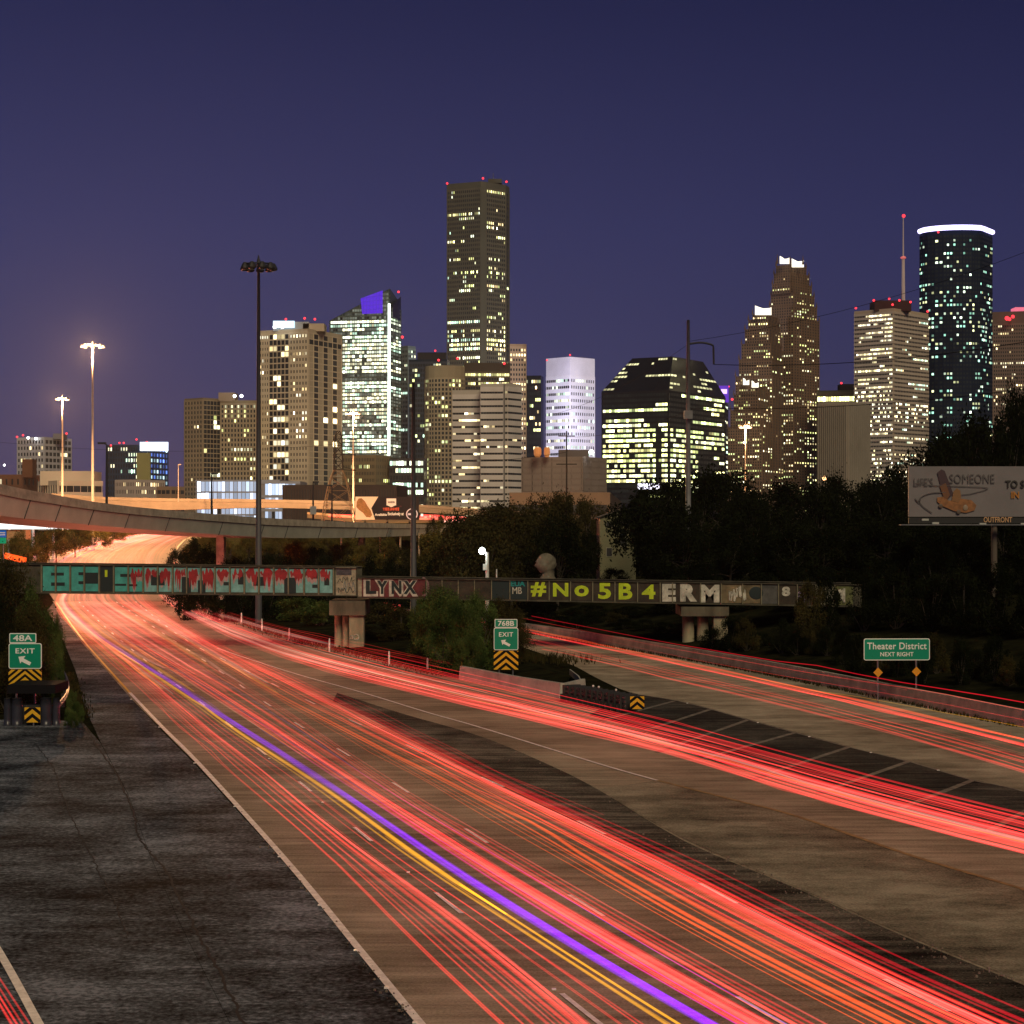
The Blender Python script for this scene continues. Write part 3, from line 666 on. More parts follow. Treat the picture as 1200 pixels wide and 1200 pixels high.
# ------------------------------------------------------------------ flyover ramps
def deck(name, stations, width, label, m, par=1.0, seams=False, cat='elevated road', rails=None):
    """stations: (px, ytop, ybottom, Y) of the near face"""
    c0 = Wp(stations[0][0], stations[0][2], stations[0][3])
    t = thing(name, (c0.x, c0.y, Zr(c0.y)), label, cat)
    T = [Wp(a, b, d) for a, b, c, d in stations]; B = [Wp(a, c, d) for a, b, c, d in stations]
    n = 5; Ts, Bs = smooth(T, n), smooth(B, n); b1_, b2_ = MB(), MB(); R = []
    for i, p in enumerate(Ts):
        d = Ts[min(i + 1, len(Ts) - 1)] - Ts[max(i - 1, 0)]; d.z = 0; d.normalize(); nr = Vector((-d.y, d.x, 0)); R.append(nr)
    for p, q, nr in zip(Ts, Bs, R):
        zt = p.z; hb = min(par, (zt - q.z) * .35)
        w0 = Vector((p.x, p.y, 0))
        def V(o, z): v = w0 + nr * o; return (v.x, v.y, z)
        # girder section (slightly tapered box) under the deck
        b1_.v += [V(.35, q.z), V(width - .35, q.z), V(width - .05, zt - hb - .06), V(.12, zt - hb - .06)]
        b2_.v += [V(0, zt - hb), V(.04, zt), V(.3, zt), V(.42, zt - hb + .25), V(width - .42, zt - hb + .25), V(width - .3, zt), V(width - .04, zt), V(width, zt - hb)]
        # overhang slab bottom handled by lower verts
    for i in range(len(Ts) - 1):
        for k in range(4):
            k2 = (k + 1) % 4; b1_.f.append((4 * i + k, 4 * i + k2, 4 * i + 4 + k2, 4 * i + 4 + k))
        for k in range(8):
            k2 = (k + 1) % 8; b2_.f.append((8 * i + k, 8 * i + k2, 8 * i + 8 + k2, 8 * i + 8 + k))
    b1_.build('girder', m, t); b2_.build('parapet', CON if m is CON2 else m, t)
    if seams:
        for i in range(2, len(Ts) - 1, 3):
            p, q, nr = Ts[i], Bs[i], R[i]; d = Vector((nr.y, -nr.x, 0))
            zt = p.z - min(par, (p.z - q.z) * .35)
            pl = [Vector((p.x, p.y, 0)) + nr * .1 + Vector((0, 0, zt)), Vector((p.x, p.y, 0)) + nr * .33 - d * .9 + Vector((0, 0, q.z))]
            MB().tube(pl, .07, 4).build('joint', mat('joint_dark', (.05, .05, .045), .9), t)
    return t, Ts, Bs, R
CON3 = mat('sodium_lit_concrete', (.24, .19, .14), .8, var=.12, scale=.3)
fly, fT, fB, fR = deck('flyover_ramp', [(-90, 545, 585, 172), (0, 567, 603.5, 186), (60, 579, 610, 197), (125, 590, 616.5, 210), (200, 598, 622.5, 228), (298, 606, 629, 255), (350, 609, 630.5, 272), (420, 612, 630, 300), (480, 614, 628, 335), (540, 615, 625, 390), (600, 615, 622, 480)], 9.5, 'grey concrete flyover ramp sweeping down from the upper left', CON2, seams=True)
# bolts / deck drains along the flyover edge
for i in range(1, len(fT) - 16, 1):
    pass
def column_at(P, Q, nr, wd, label):
    c = Vector((P.x, P.y, 0)) + nr * 4.7
    o = MB().prism([(c.x - wd, c.y - 1), (c.x + wd, c.y - 1), (c.x + wd, c.y + 1), (c.x - wd, c.y + 1)], tz(c.x, c.y) - .2, Q.z + .02).build('flyover_column', CON)
    return tag(o, label, 'bridge pier')
column_at(fT[25], fB[25], fR[25], .5, 'slanted grey column under the flyover above the pale panel of the bridge')
column_at(fT[38], fB[38], fR[38], .5, 'grey flyover column among the orange lit bushes left of the tall dark pole')
column_at(fT[45], fB[45], fR[45], .5, 'farthest grey flyover column beneath the long brown billboard')
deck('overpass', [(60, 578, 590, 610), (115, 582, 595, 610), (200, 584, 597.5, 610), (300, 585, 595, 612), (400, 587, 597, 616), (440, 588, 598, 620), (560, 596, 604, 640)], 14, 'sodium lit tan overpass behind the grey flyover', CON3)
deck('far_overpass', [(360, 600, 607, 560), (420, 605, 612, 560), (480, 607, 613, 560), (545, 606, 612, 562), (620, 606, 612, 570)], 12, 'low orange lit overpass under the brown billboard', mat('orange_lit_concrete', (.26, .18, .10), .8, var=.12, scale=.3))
deck('upper_overpass', [(440, 590, 594, 690), (490, 595, 600, 690), (560, 598, 603, 700), (640, 600, 604, 710)], 12, 'dark upper overpass right of the brown billboard', mat('brown_concrete', (.16, .12, .09), .8))

# ------------------------------------------------------------------ poles and lamps
SOD = (1.0, .50, .20)
def lamp_mat(name, col, s):
    m = mat(name, (.02, .02, .02), .4, emit=col, es=s); return m
SODM = lamp_mat('sodium_lamp', (1.0, .50, .20), 4); LEDM = lamp_mat('led_lamp', (.85, 1.0, .95), 30)
LAMPP = mat('lamp_pole_steel', (.36, .30, .26), .5, var=.1, scale=1)
def point(t, p, col, watt, r=.5):
    l = D.lights.new('lamp_light', 'POINT'); l.energy = watt; l.color = col; l.shadow_soft_size = r
    o = D.objects.new('lamp_light', l); C.objects.link(o)
    root = t; o.location = Vector(p) - t.location; o.parent = t
def high_mast(px, ytop, ybase, Y, r0, r1, lit, label, ring, nl=8, watt=0, zb=None, polem=None):
    c = Wp(px, ytop, Y); zb = zb if zb is not None else tz(c.x, Y)
    t = thing('high_mast_lamp' if lit else 'high_mast', (c.x, Y, zb), label, 'lamp post')
    MB().tube([(c.x, Y, zb - .3), (c.x, Y, c.z)], [r0, r1], 12).build('pole', polem or LAMPP, t, smooth=True)
    MB().tube([(c.x + ring * math.cos(a), Y + ring * math.sin(a), c.z - .1) for a in [k * math.pi / 12 for k in range(25)]], .09, 6).build('ring', DKS, t)
    sp = MB()
    for k in range(4): a = k * math.pi / 2 + .3; sp.bar((c.x, Y, c.z - .1), (c.x + ring * math.cos(a), Y + ring * math.sin(a), c.z - .1), .06)
    sp.build('spokes', DKS, t)
    MB().tube([(c.x, Y, c.z), (c.x, Y, c.z + .9)], [.25, .04], 8).build('finial', DKS, t)
    for k in range(nl):
        a = 2 * math.pi * k / nl + .2; q = Vector((c.x + ring * 1.05 * math.cos(a), Y + ring * 1.05 * math.sin(a), c.z - .2))
        h = MB().tube([q + Vector((0, 0, .25)), q, q - Vector((0, 0, .32))], [.18, .33, .46], 10).build('luminaire', DKS, t)
        MB().ball(q - Vector((0, 0, .36)), .44, 10, 6, (1, 1, .45)).build('lens', SODM if lit else mat('dark_lens', (.05, .05, .05), .2), h)
    if watt:
        point(t, (c.x, Y - ring - 1.5, c.z - 1.6), SOD, watt, .8); 
    return t
high_mast(108.5, 404, 585, 470, .38, .2, True, 'tall lit sodium high mast lamp, the highest glowing one', 2.4, 8, 430000, polem=None)
high_mast(73, 466, 585, 560, .42, .2, True, 'lit sodium high mast lamp second in height, over the low beige office', 1.5, 8, 330000)
high_mast(303, 309, 655, 200, .36, .15, False, 'tall dark unlit high mast with a ring of lamps at its top', 1.45, 9, 0, polem=mat('dark_pole', (.05, .05, .055), .6))
high_mast(414, 483, 586, 560, .3, .16, True, 'lit sodium high mast lamp in front of the slanted glass tower', 1.5, 8, 330000)
high_mast(873.5, 498, 585, 420, .22, .12, True, 'lit sodium lamp standing before the stepped brown tower', 1.0, 6, 90000)
# LED lamp on a short pole
q = Wp(571, 672, 185); zt_ = Wp(565, 645, 185).z; t = thing('street_lamp', (q.x, 185, tz(q.x, 185)), 'short pole with one blinding white lamp beside the dark trees', 'lamp post')
MB().tube([(q.x, 185, tz(q.x, 185) - .2), (q.x, 185, zt_ - .2)], [.22, .16], 10).build('pole', mat('pale_pole', (.5, .5, .45), .6), t)
MB().bar((q.x, 185, zt_ - .2), (q.x - .5, 185, zt_ + .05), .05).build('arm', GALV, t)
MB().box((q.x - .2, 184.8, zt_ - 1.6), (.4, .3, .6)).build('meter_box', mat('pale_pole', None), t)
hd = MB().tube([(q.x - .5, 185, zt_ + .25), (q.x - .5, 185, zt_ + .1), (q.x - .5, 185, zt_ - .05)], [.1, .22, .34], 12).build('lamp_head', GALV, t)
MB().ball((q.x - .5, 185, zt_ - .05), .32, 12, 8).build('bulb', LEDM, hd)
point(t, (q.x - 1.2, 183.6, zt_ - .3), (.85, 1, .95), 110, .3)
MB().bar((Wp(582, 0, 186).x, 186, 4), (Wp(582, 0, 186).x, 186, Wp(0, 667, 186).z), .07).build('bollard_pole', mat('pale_pole', None), label='slim pale stub pole right of the white lamp', category='pole')
# small unlit / distant street lights on the ramps
def street_light(px, ytop, ybase, Y, label, lit=False, arm=0, m=DKS):
    a, b = Wp(px, ybase, Y), Wp(px, ytop, Y)
    t = thing('street_light', a, label, 'lamp post')
    MB().tube([a, b], [.16, .09], 8).build('pole', m, t)
    e = b + Vector((arm, 0, .15)); MB().bar(b, e, .07).build('arm', m, t)
    h = MB().box(e + Vector((arm * .3, 0, 0)), (.9, .45, .22)).build('lamp_head', m, t)
    if lit: MB().ball(e + Vector((arm * .3, 0, -.2)), .35, 8, 6).build('lens', SODM, h)
street_light(125, 521, 592, 214, 'dark unlit street light standing on the grey flyover near its middle', arm=-.4)
street_light(209, 545, 588, 600, 'thin pale street light standing on the tan overpass', arm=.3, m=LAMPP)
street_light(248, 556, 603, 246, 'dark thin street light on the flyover before the bluish glass hall', arm=.3)
street_light(367, 566, 611, 284, 'short dark street light on the flyover left of the lattice tower', arm=.3)
street_light(389, 570, 612, 294, 'short dark street light on the flyover at the foot of the lattice tower', arm=-.3)
street_light(964, 560, 590, 300, 'small orange lamp glowing through the trees below the grey finned block', lit=True, arm=.2)
MB().box(Wp(367, 598, 283), (.9, .1, 1.2)).build('small_sign', mat('grey_sign', (.3, .3, .3), .5), label='small grey square sign back on the short dark pole', category='sign')

# big utility poles
def bigpole(px, ytop, Y, r0, r1, label, m):
    c = Wp(px, ytop, Y); t = thing('utility_pole', (c.x, Y, tz(c.x, Y)), label, 'utility pole')
    MB().tube([(c.x, Y, tz(c.x, Y) - .5), (c.x, Y, c.z)], [r0, r1], 12).build('pole', m, t, smooth=True)
    return t, c
PM = mat('grey_pole_steel', (.15, .15, .155), .6, var=.3, scale=.4)
t, c = bigpole(484.5, 448, 210, .38, .16, 'thick plain dark pole rising in front of the curved beige tower', mat('dark_pole', None))
tp_, cp = bigpole(806.5, 375, 205, .36, .16, 'tall transmission pole with a bent davit arm before the black tower', PM)
arm = [Wp(807, 403, 205), Wp(822, 401.5, 205), Wp(834, 404, 205), Wp(836, 407, 205)]
MB().tube(smooth(arm, 4), .11, 8).build('davit_arm', DKS, tp_); MB().bar(Wp(836, 407, 205), Wp(836.5, 427, 205), .11).build('insulator', DKS, tp_)
MB().box(Wp(806.5, 486, 204.5), (.9, .5, .9)).build('junction_box', PM, tp_)
def wire(a, b, sag, r, label):
    P = [lerp(a, b, k / 16) - Vector((0, 0, sag * 4 * (k / 16) * (1 - k / 16))) for k in range(17)]
    o = MB().tube(P, r, 4).build('power_line', BLK); tag(o, label, 'cable')
wire(Wp(836.5, 427, 205), Wp(1300, 382, 170), 1.2, .035, 'thin black cable from the davit arm towards the glowing crowned tower')
wire(Wp(807, 400, 205), Wp(1300, 255, 190), 1.6, .022, 'faint thin cable from the transmission pole top up to the right edge')
wire(Wp(807, 478, 205), Wp(1300, 441, 170), 1.0, .03, 'thin cable crossing the banded beige tower and the dark blue tower')
wire(Wp(650, 485, 300), Wp(807, 403, 205), 1.0, .022, 'faint cable climbing from the white tower to the transmission pole')
wire(Wp(664, 512, 300), Wp(806, 482, 205), .8, .022, 'faint cable between the wooden pole and the transmission pole')
wire(Wp(398, 520, 420), Wp(664, 530, 300), 2.5, .03, 'sagging cable between the lattice tower and the wooden pole')
wire(Wp(-20, 516, 420), Wp(398, 520, 420), 2.0, .025, 'faint cable across the left sky to the lattice tower')
# wooden pole with crossarms
Yw = 300; c = Wp(664, 505, Yw); t = thing('wooden_utility_pole', (c.x, Yw, tz(c.x, Yw)), 'thin wooden utility pole with crossarms in front of the low beige block', 'utility pole')
MB().tube([(c.x, Yw, tz(c.x, Yw) - .3), (c.x, Yw, c.z)], [.16, .1], 8).build('pole', mat('pole_wood', (.05, .035, .025), .9), t)
for zz_, l_ in ((c.z - .8, 2.6), (c.z - 5.2, 3.2)): MB().box((c.x, Yw - .15, zz_), (l_, .14, .16)).build('crossarm', mat('pole_wood', None), t)
Yw = 290; c = Wp(385.0 + 162, 530, Yw)
# lattice transmission tower
Yl = 420; t = thing('lattice_tower', (Wp(396, 0, Yl).x, Yl, tz(Wp(396, 0, Yl).x, Yl)), 'rusty lattice transmission tower behind the flyover, arms to the right', 'transmission tower')
LAT = mat('rust_lit_lattice', (.30, .2, .10), .8, var=.3, scale=.5); LATD = mat('dark_lattice', (.05, .035, .025), .8)  # lower frame's rust tone carries lamp light, upper frame kept dark
cx = Wp(396.5, 0, Yl).x; zl = lambda py: Wp(0, py, Yl).z
def sqr(py, hw): return [Vector((cx + sx_ * hw, Yl + sy_ * hw, zl(py))) for sx_, sy_ in ((-1, -1), (1, -1), (1, 1), (-1, 1))]
lv = [(620, 3.6), (592, 2.9), (575, 2.3), (560, 1.6), (551, .95), (541, .9), (532, .85), (522, .8), (512, .75), (505, .3)]
low, upp = MB(), MB()
for (a, wa), (b, wb) in zip(lv, lv[1:]):
    mb_ = low if a > 552 else upp; A, B = sqr(a, wa), sqr(b, wb)
    for k in range(4):
        mb_.bar(A[k], B[k], .1, n=5); mb_.bar(A[k], B[(k + 1) % 4], .05, n=4); mb_.bar(A[(k + 1) % 4], B[k], .05, n=4); mb_.bar(B[k], B[(k + 1) % 4], .05, n=4)
low.build('lower_frame', LAT, t); upp.build('upper_frame', LATD, t)
for py in (514, 532, 550):
    for s_, l_ in ((1, 3.9), (-1, 1.2)):
        z = zl(py); a_m = MB()
        a_m.bar((cx, Yl - .5, z), (cx + s_ * l_, Yl, z - .3), .08, n=5).bar((cx, Yl + .5, z), (cx + s_ * l_, Yl, z - .3), .08, n=5).bar((cx, Yl, z + .9), (cx + s_ * l_, Yl, z - .25), .06, n=5)
        a_m.build('crossarm', LATD, t)
# low frame fence of substation-like poles
for px in (398, 421, 444, 467, 489):
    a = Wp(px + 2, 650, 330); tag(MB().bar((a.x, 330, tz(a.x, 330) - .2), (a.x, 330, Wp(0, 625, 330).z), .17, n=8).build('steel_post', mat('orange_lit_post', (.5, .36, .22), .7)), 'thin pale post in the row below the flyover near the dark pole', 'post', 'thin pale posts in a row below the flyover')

# ------------------------------------------------------------------ towers
WARM = [(1, .82, .42), (1, .88, .55), (1, .75, .35)]; GREENW = [(.78, 1, .66), (.92, 1, .75), (.62, .95, .72), (1, .95, .6)]
YG = [(.92, 1, .34), (1, .93, .38), (.85, 1, .42), (1, 1, .62)]; TEAL = [(.5, .95, .7), (.8, 1, .75), (.95, 1, .5), (.35, .8, .6)]; MIX = WARM + GREENW
class Tower:
    def __init__(s, name, label, cat, Y, px, group=None):
        s.Y = Y; x = (px - 600) / F * Y; s.zg = 7.0
        s.t = thing(name, (x, Y, s.zg), label, cat, group); s.win = []; s.cells = 0
        s.frame = MB()
    def z(s, py, Y=None): return H - (py - HY) / F * (Y or s.Y)
    def corners(s, xl, xc, xr, ang, Y=None):
        """near corner at column xc; left face turns back to xl and right face to xr"""
        Y = Y or s.Y; a = math.radians(ang); Cc = Vector(((xc - 600) / F * Y, Y))
        def hit(px, d):
            k = (px - 600) / F; l = (k * Cc.y - Cc.x) / (d.x - k * d.y); return Cc + d * l
        Lf = hit(xl, Vector((-math.cos(a), math.sin(a)))); Rt = hit(xr, Vector((math.sin(a), math.cos(a)))) if xr > xc + .5 else Cc + Vector((math.sin(a), math.cos(a))) * 25
        return Lf, Cc, Rt
    def body(s, poly, z1, m, z0=None, name='wall', parent=None):
        return MB().prism([(p[0], p[1]) for p in poly], s.zg if z0 is None else z0, z1).build(name, m, parent or s.t)
    def facade(s, a, b, z0, z1, nx, nz, fw=.6, fh=.55, p=.25, full=0.0, pal=WARM, br=1.0, fin=.35, band=.3, dim=.02, ml=.02, mt=.02, mb=.0, lit=None, z1b=None, run=.5, frame=True, cols=None, slope=None):
        a, b = Vector(a), Vector(b); d = (b - a); Ln = d.length; d.normalize(); n = Vector((d.y, -d.x))
        z1b = z1 if z1b is None else z1b; nzs = nz; Hh = max(z1, z1b) - z0
        usable0, usable1 = Ln * ml, Ln * (1 - ml); cw = (usable1 - usable0) / nx; ch = Hh * (1 - mt - mb) / nz; zb = z0 + Hh * mb
        r = rnd
        for j in range(nz):
            pf = p * r.uniform(.3, 1.7); allon = r.random() < full; on = False; brf = br * r.uniform(.6, 1.3); colf = r.choice(pal)
            for i in range(nx):
                x0 = usable0 + (i + .5 - fw / 2) * cw; x1 = x0 + cw * fw; zz0 = zb + (j + .5 - fh / 2) * ch; zz1 = zz0 + ch * fh
                u = (x0 + x1) / 2 / Ln; top = z1 + (z1b - z1) * u
                if zz1 > top - .5: continue
                if cols and not cols(i, j): continue
                if lit: v = lit(u, (zz0 - z0) / Hh, i, j)
                else: v = None
                if v is None:
                    if r.random() > run: on = r.random() < pf
                    v = (allon and r.random() < .93) or on
                if v:
                    c = r.choice(pal) if r.random() < .4 else colf
                    k = 1.5 * brf * (1.0 if v is True else v) * math.exp(r.gauss(-.15, .65)); gcol = tuple(q * k for q in c)
                else:
                    dk_ = (dim if dim > .05 else dim * .3) * r.uniform(0, 1.6); gcol = tuple(dk_ * q for q in (.9, 1, .8))  # unlit panes get a faint glow painted in for reflections
                off = n * .08
                def P(x, z): q = a + d * x + off; return (q.x, q.y, z)
                s.win.append(((P(x0, zz0), P(x1, zz0), P(x1, zz1), P(x0, zz1)), gcol))
        if frame:
            def bar(x0, x1, za, zb_, dep):
                p0, p1 = a + d * x0, a + d * x1; o = n * dep
                s.frame.hexa([(p0.x + o.x, p0.y + o.y, za), (p1.x + o.x, p1.y + o.y, za), (p1.x, p1.y, za), (p0.x, p0.y, za), (p0.x + o.x, p0.y + o.y, zb_), (p1.x + o.x, p1.y + o.y, zb_), (p1.x, p1.y, zb_), (p0.x, p0.y, zb_)])
            if fin and fw < .97:
                for i in range(nx + 1):
                    xc_ = usable0 + i * cw; hw = cw * (1 - fw) / 2
                    top = z1 + (z1b - z1) * (xc_ / Ln)
                    bar(max(0.02, xc_ - hw), min(Ln - .02, xc_ + hw), zb, min(zb + nz * ch, top), fin)
            if band and fh < .97:
                for j in range(nz + 1):
                    zc = zb + j * ch; hh = ch * (1 - fh) / 2; xa, xb = .01, Ln - .01
                    if abs(z1b - z1) > 1 and zc > min(z1, z1b) - 1:
                        u = (zc + hh - z1) / (z1b - z1)
                        if z1b > z1: xa = max(xa, u * Ln)
                        else: xb = min(xb, u * Ln)
                    if xb - xa > 1: bar(xa, xb, max(zc - hh, z0), min(zc + hh, max(z1, z1b)), band)
    def finish(s, fm, wname='window', keep=100):
        if s.frame.v: s.frame.build('facade_frame', fm, s.t)
        W_ = sorted(s.win, key=lambda q: -(sum(q[1]) > .3) - 1e-3 * (Vector(q[0][1]) - Vector(q[0][0])).length)
        r = random.Random(len(W_)); head = W_[:keep]
        for q, c in head:
            b = MB(); b.v = list(q); b.f = [(0, 1, 2, 3)]; b.c = [c]; b.build(wname, GLOW, s.t)
        if len(W_) > keep:
            b = MB(); b.c = []
            for q, c in W_[keep:]: b.quad(*q); b.c.append(c)
            b.build(wname, GLOW, s.t, kind='stuff')
    def beacon(s, px, py, Y=None, col='red', r=.9):
        c = Wp(px, py, (Y or s.Y)); m = lamp_mat('red_beacon', (1, .035, .05), 2.2) if col == 'red' else lamp_mat('white_flood', (.95, 1, 1), 8) if col == 'white' else lamp_mat('orange_flood', (1, .55, .2), 5)
        b = MB().ball(c, r * (1.0 if col != 'red' else .85), 8, 6); b.build('beacon_light' if col == 'red' else 'flood_light', m, s.t)
    def roofbox(s, x0, x1, ytop, ybot, m, dy=6, depth=14, Y=None, name='penthouse'):
        Y = (Y or s.Y) + dy; a, b = (x0 - 600) / F * Y, (x1 - 600) / F * Y
        MB().prism([(a, Y), (b, Y), (b, Y + depth), (a, Y + depth)], H - (ybot - HY) / F * Y - 1, H - (ytop - HY) / F * Y).build(name, m, s.t)
def facing(name, col, var=.12, rough=.8): return mat(name, col, rough, var=var, scale=.03, detail=3, spec=.1)
def boxtower(label, xl, xc, xr, ytop, Y, ang, wall, fr, A, B, name='office_tower', cat='skyscraper', post=None, keep=100, group=None):
    s = Tower(name, label, cat, Y, (xl + xr) / 2, group)
    Lf, Cc, Rt = s.corners(xl, xc, xr, ang); bk = Lf + (Rt - Cc); z1 = s.z(ytop)
    s.body([Lf, Cc, Rt, bk], z1, wall)
    if A: s.facade(Lf, Cc, s.zg + A.pop('z0', 2), z1, **A)
    if B and xr > xc + .5: s.facade(Cc, Rt, s.zg + B.pop('z0', 2), z1, **B)
    s.P = (Lf, Cc, Rt, bk); s.z1 = z1
    if post: post(s)
    s.finish(fr, keep=keep)
    return s
BEIGE = facing('beige_stone', (.50, .42, .30)); BROWN = facing('brown_stone', (.17, .13, .09)); GRANITE = facing('grey_brown_granite', (.10, .095, .07))
DGLASS = mat('dark_glass_wall', (.012, .014, .018), .15); BLUEG = mat('blue_glass_wall', (.015, .03, .05), .12); PALE = facing('pale_stone', (.45, .41, .36)); WHST = facing('white_panel', (.78, .76, .92))  # white panel tinted lilac, floodlight on the tower put into its tone
TANC = facing('tan_concrete', (.26, .19, .13)); ROSE = facing('rose_brown_granite', (.13, .085, .06))

def p_(s):
    for x, y in ((20, 512), (27, 510), (78, 508)): s.beacon(x, y, r=1.0)
    for x, y in ((33, 513), (42, 514)): s.beacon(x, y, col='white', r=1.0)
    s.roofbox(62, 74, 508, 513, facing('grey_roof', (.2, .2, .22)))
boxtower('grey and white apartment tower at far left with red roof lights', 20, 52, 84, 512, 1500, 25, facing('white_grey_wall', (.36, .36, .40)), facing('white_grey_trim', (.45, .44, .46)), dict(nx=9, nz=14, p=.12, full=0, fw=.55), dict(nx=7, nz=14, p=.05, fw=.8, fh=.6), 'apartment_tower', post=p_)
boxtower('low red brick building with a taller block at far left edge', -30, 26, 46, 556, 900, 15, facing('red_brick', (.13, .06, .035)), facing('brick_trim', (.16, .08, .05)), dict(nx=8, nz=4, p=.35, fw=.3, fh=.45, pal=WARM, br=.8), dict(nx=4, nz=4, p=.3, fw=.4, fh=.5), 'brick_building', 'building', post=lambda s: (s.roofbox(26, 38, 538, 557, facing('red_brick', None), dy=-1, depth=8), s.beacon(5, 545, col='white', r=.5)))
boxtower('low beige office with long dark window bands behind the flyover', 45, 68, 120, 563, 800, 55, PALE, facing('beige_band', (.50, .45, .36)), dict(nx=8, nz=3, p=.05, fw=.6, fh=.5), dict(nx=6, nz=3, p=.04, fw=.96, fh=.42, band=.5), 'low_office', 'building', post=lambda s: s.roofbox(47, 107, 552, 566, facing('beige_band', None), dy=8, depth=20))
def p_(s):
    s.roofbox(164, 197, 518, 527, lamp_mat('white_band_light', (.75, .85, 1.0), 2.2), dy=-.6, depth=.5, name='lit_crown')
    for x, y in ((130, 522), (140, 519), (145, 519), (160, 515), (172, 518), (196, 520)): s.beacon(x, y, r=.9)
s_ = boxtower('dark hotel tower with bright white crown band and blue lit side', 125, 175, 197, 521, 1500, 12, mat('navy_wall', (.02, .03, .06), .4), facing('navy_trim', (.03, .05, .09)), dict(nx=16, nz=14, p=.28, fw=.5, fh=.6, pal=GREENW, br=1.2), dict(nx=6, nz=14, p=.3, fw=.6, fh=.6, pal=[(.15, .3, 1), (.12, .25, .9), (.6, .9, 1)], br=1.1, lit=lambda u, v, i, j: .5), post=p_)
boxtower('olive blank block with a parapet in front of the blue lit hotel', 160, 161, 177, 531, 1200, 86, facing('olive_wall', (.30, .28, .12)), BROWN, None, dict(nx=5, nz=7, p=.02, fw=.3, fh=.3), 'block', 'building')
boxtower('low pale curved office with rows of small windows', 135, 158, 193, 562, 1000, 30, facing('pinkish_wall', (.42, .36, .32)), facing('pinkish_trim', (.46, .40, .36)), dict(nx=12, nz=6, p=.06, fw=.5, fh=.5), dict(nx=16, nz=6, p=.2, fw=.5, fh=.5), 'low_office', 'building')
boxtower('small brown striped garage left of the tan tower', 184, 200, 216, 570, 900, 30, TANC, TANC, dict(nx=3, nz=4, p=.1, fw=.9, fh=.4), dict(nx=3, nz=4, p=.1, fw=.9, fh=.4), 'parking_garage', 'building')
def p_(s):
    s.roofbox(256, 275, 460, 468, facing('tan_roof', (.35, .27, .2))); s.beacon(275, 464, col='white', r=.9); s.beacon(283, 464, col='white', r=.9)
s_ = boxtower('tan hotel tower with dark glass corner and tall lit windows on top', 216, 238, 258, 466, 1100, 40, facing('tan_wall', (.24, .19, .12)), facing('tan_trim', (.34, .28, .19)), dict(nx=6, nz=26, p=.04, fw=.5, fh=.6), dict(nx=5, nz=26, p=.08, fw=.93, fh=.8, lit=lambda u, v, i, j: (rnd.random() < .75 if .12 < v < .16 or .37 < v < .41 else None), pal=YG), 'hotel_tower', post=p_)
s2 = Tower('hotel_wing', 'tan wing with regular windows right of the dark glass corner', 'skyscraper', 1105, 280)
Lf, Cc, Rt = s2.corners(258, 301, 301, 4); s2.body([Lf, Cc, Rt, Lf + (Rt - Cc)], s2.z(469), facing('tan_wall', None))
s2.facade(Lf, Cc, s2.zg, s2.z(469), 11, 26, .5, .6, p=.14, pal=YG, lit=lambda u, v, i, j: (1.2 if .86 < v < .985 and i in (1, 3, 5, 7) else (rnd.random() < .6 if .30 < v < .34 else None)), mt=.03); s2.finish(facing('tan_trim', None))
boxtower('long low glass hall glowing pale blue behind the tan overpass', 229, 328, 360, 562, 950, 4, facing('grey_hall', (.3, .29, .3)), facing('grey_hall_trim', (.35, .37, .42)), dict(nx=20, nz=5, p=1, full=1, fw=.86, fh=.86, pal=[(.55, .68, .9), (.62, .72, .92)], br=.55, z0=-4, run=0), None, 'glass_hall', 'building')
boxtower('second glowing glass hall right of the tall dark mast', 305, 352, 358, 564, 930, 4, facing('grey_hall', None), facing('grey_hall_trim', None), dict(nx=9, nz=4, p=1, full=1, fw=.9, fh=.8, pal=[(.55, .68, .9), (.7, .8, 1)], br=.6, z0=-4, run=0, ml=.12), None, 'glass_hall', 'building')
def litA(u, v, i, j):
    return .9 if v > .955 else None
# beige residential tower
def p_(s):
    Lf, Cc, Rt, bk = s.P
    s.roofbox(320, 362, 377, 386, facing('crown_wall', (.35, .38, .4)), dy=8, depth=16)
    s.roofbox(320, 345, 376, 382, lamp_mat('crown_light', (.6, .85, 1), 1.6), dy=7, depth=.6, name='lit_crown')
    s.roofbox(355, 380, 379, 386, BEIGE, dy=8)
    for x, y in ((335, 374), (357, 373), (369, 374)): s.beacon(x, y, r=.8)
    for x, y in ((322, 383), (327, 380), (331, 383)): s.beacon(x, y, col='white', r=1.0)
    z1 = s.z1; PW = WARM + [(1, 1, .8)]
    for u0, u1, nx, kw in ((0, .2, 4, dict(fw=.42, fh=.5, p=.2)), (.2, .62, 5, dict(fw=.86, fh=.78, p=.4, band=.2)), (.62, 1, 6, dict(fw=.42, fh=.5, p=.22))):
        s.facade(lerp(Lf, Cc, u0), lerp(Lf, Cc, u1), s.zg, z1, nx, 33, pal=PW, br=1.2, lit=litA, **kw)
    s.facade(Cc, Rt, s.zg, z1, 7, 33, .92, .8, p=.55, pal=WARM, br=2.2, band=.15, fin=.3, cols=lambda i, j: i in (1, 3, 5) or j == 31, lit=litA, run=.9)
def litA_(u, v, i, j):
    if v > .955: return .9
    return None
boxtower('tall beige residential tower with dark balcony strips and blue white crown', 304, 361, 401, 385, 1100, 24, BEIGE, facing('beige_trim', (.58, .49, .35)),
    None, None, 'residential_tower', post=p_)
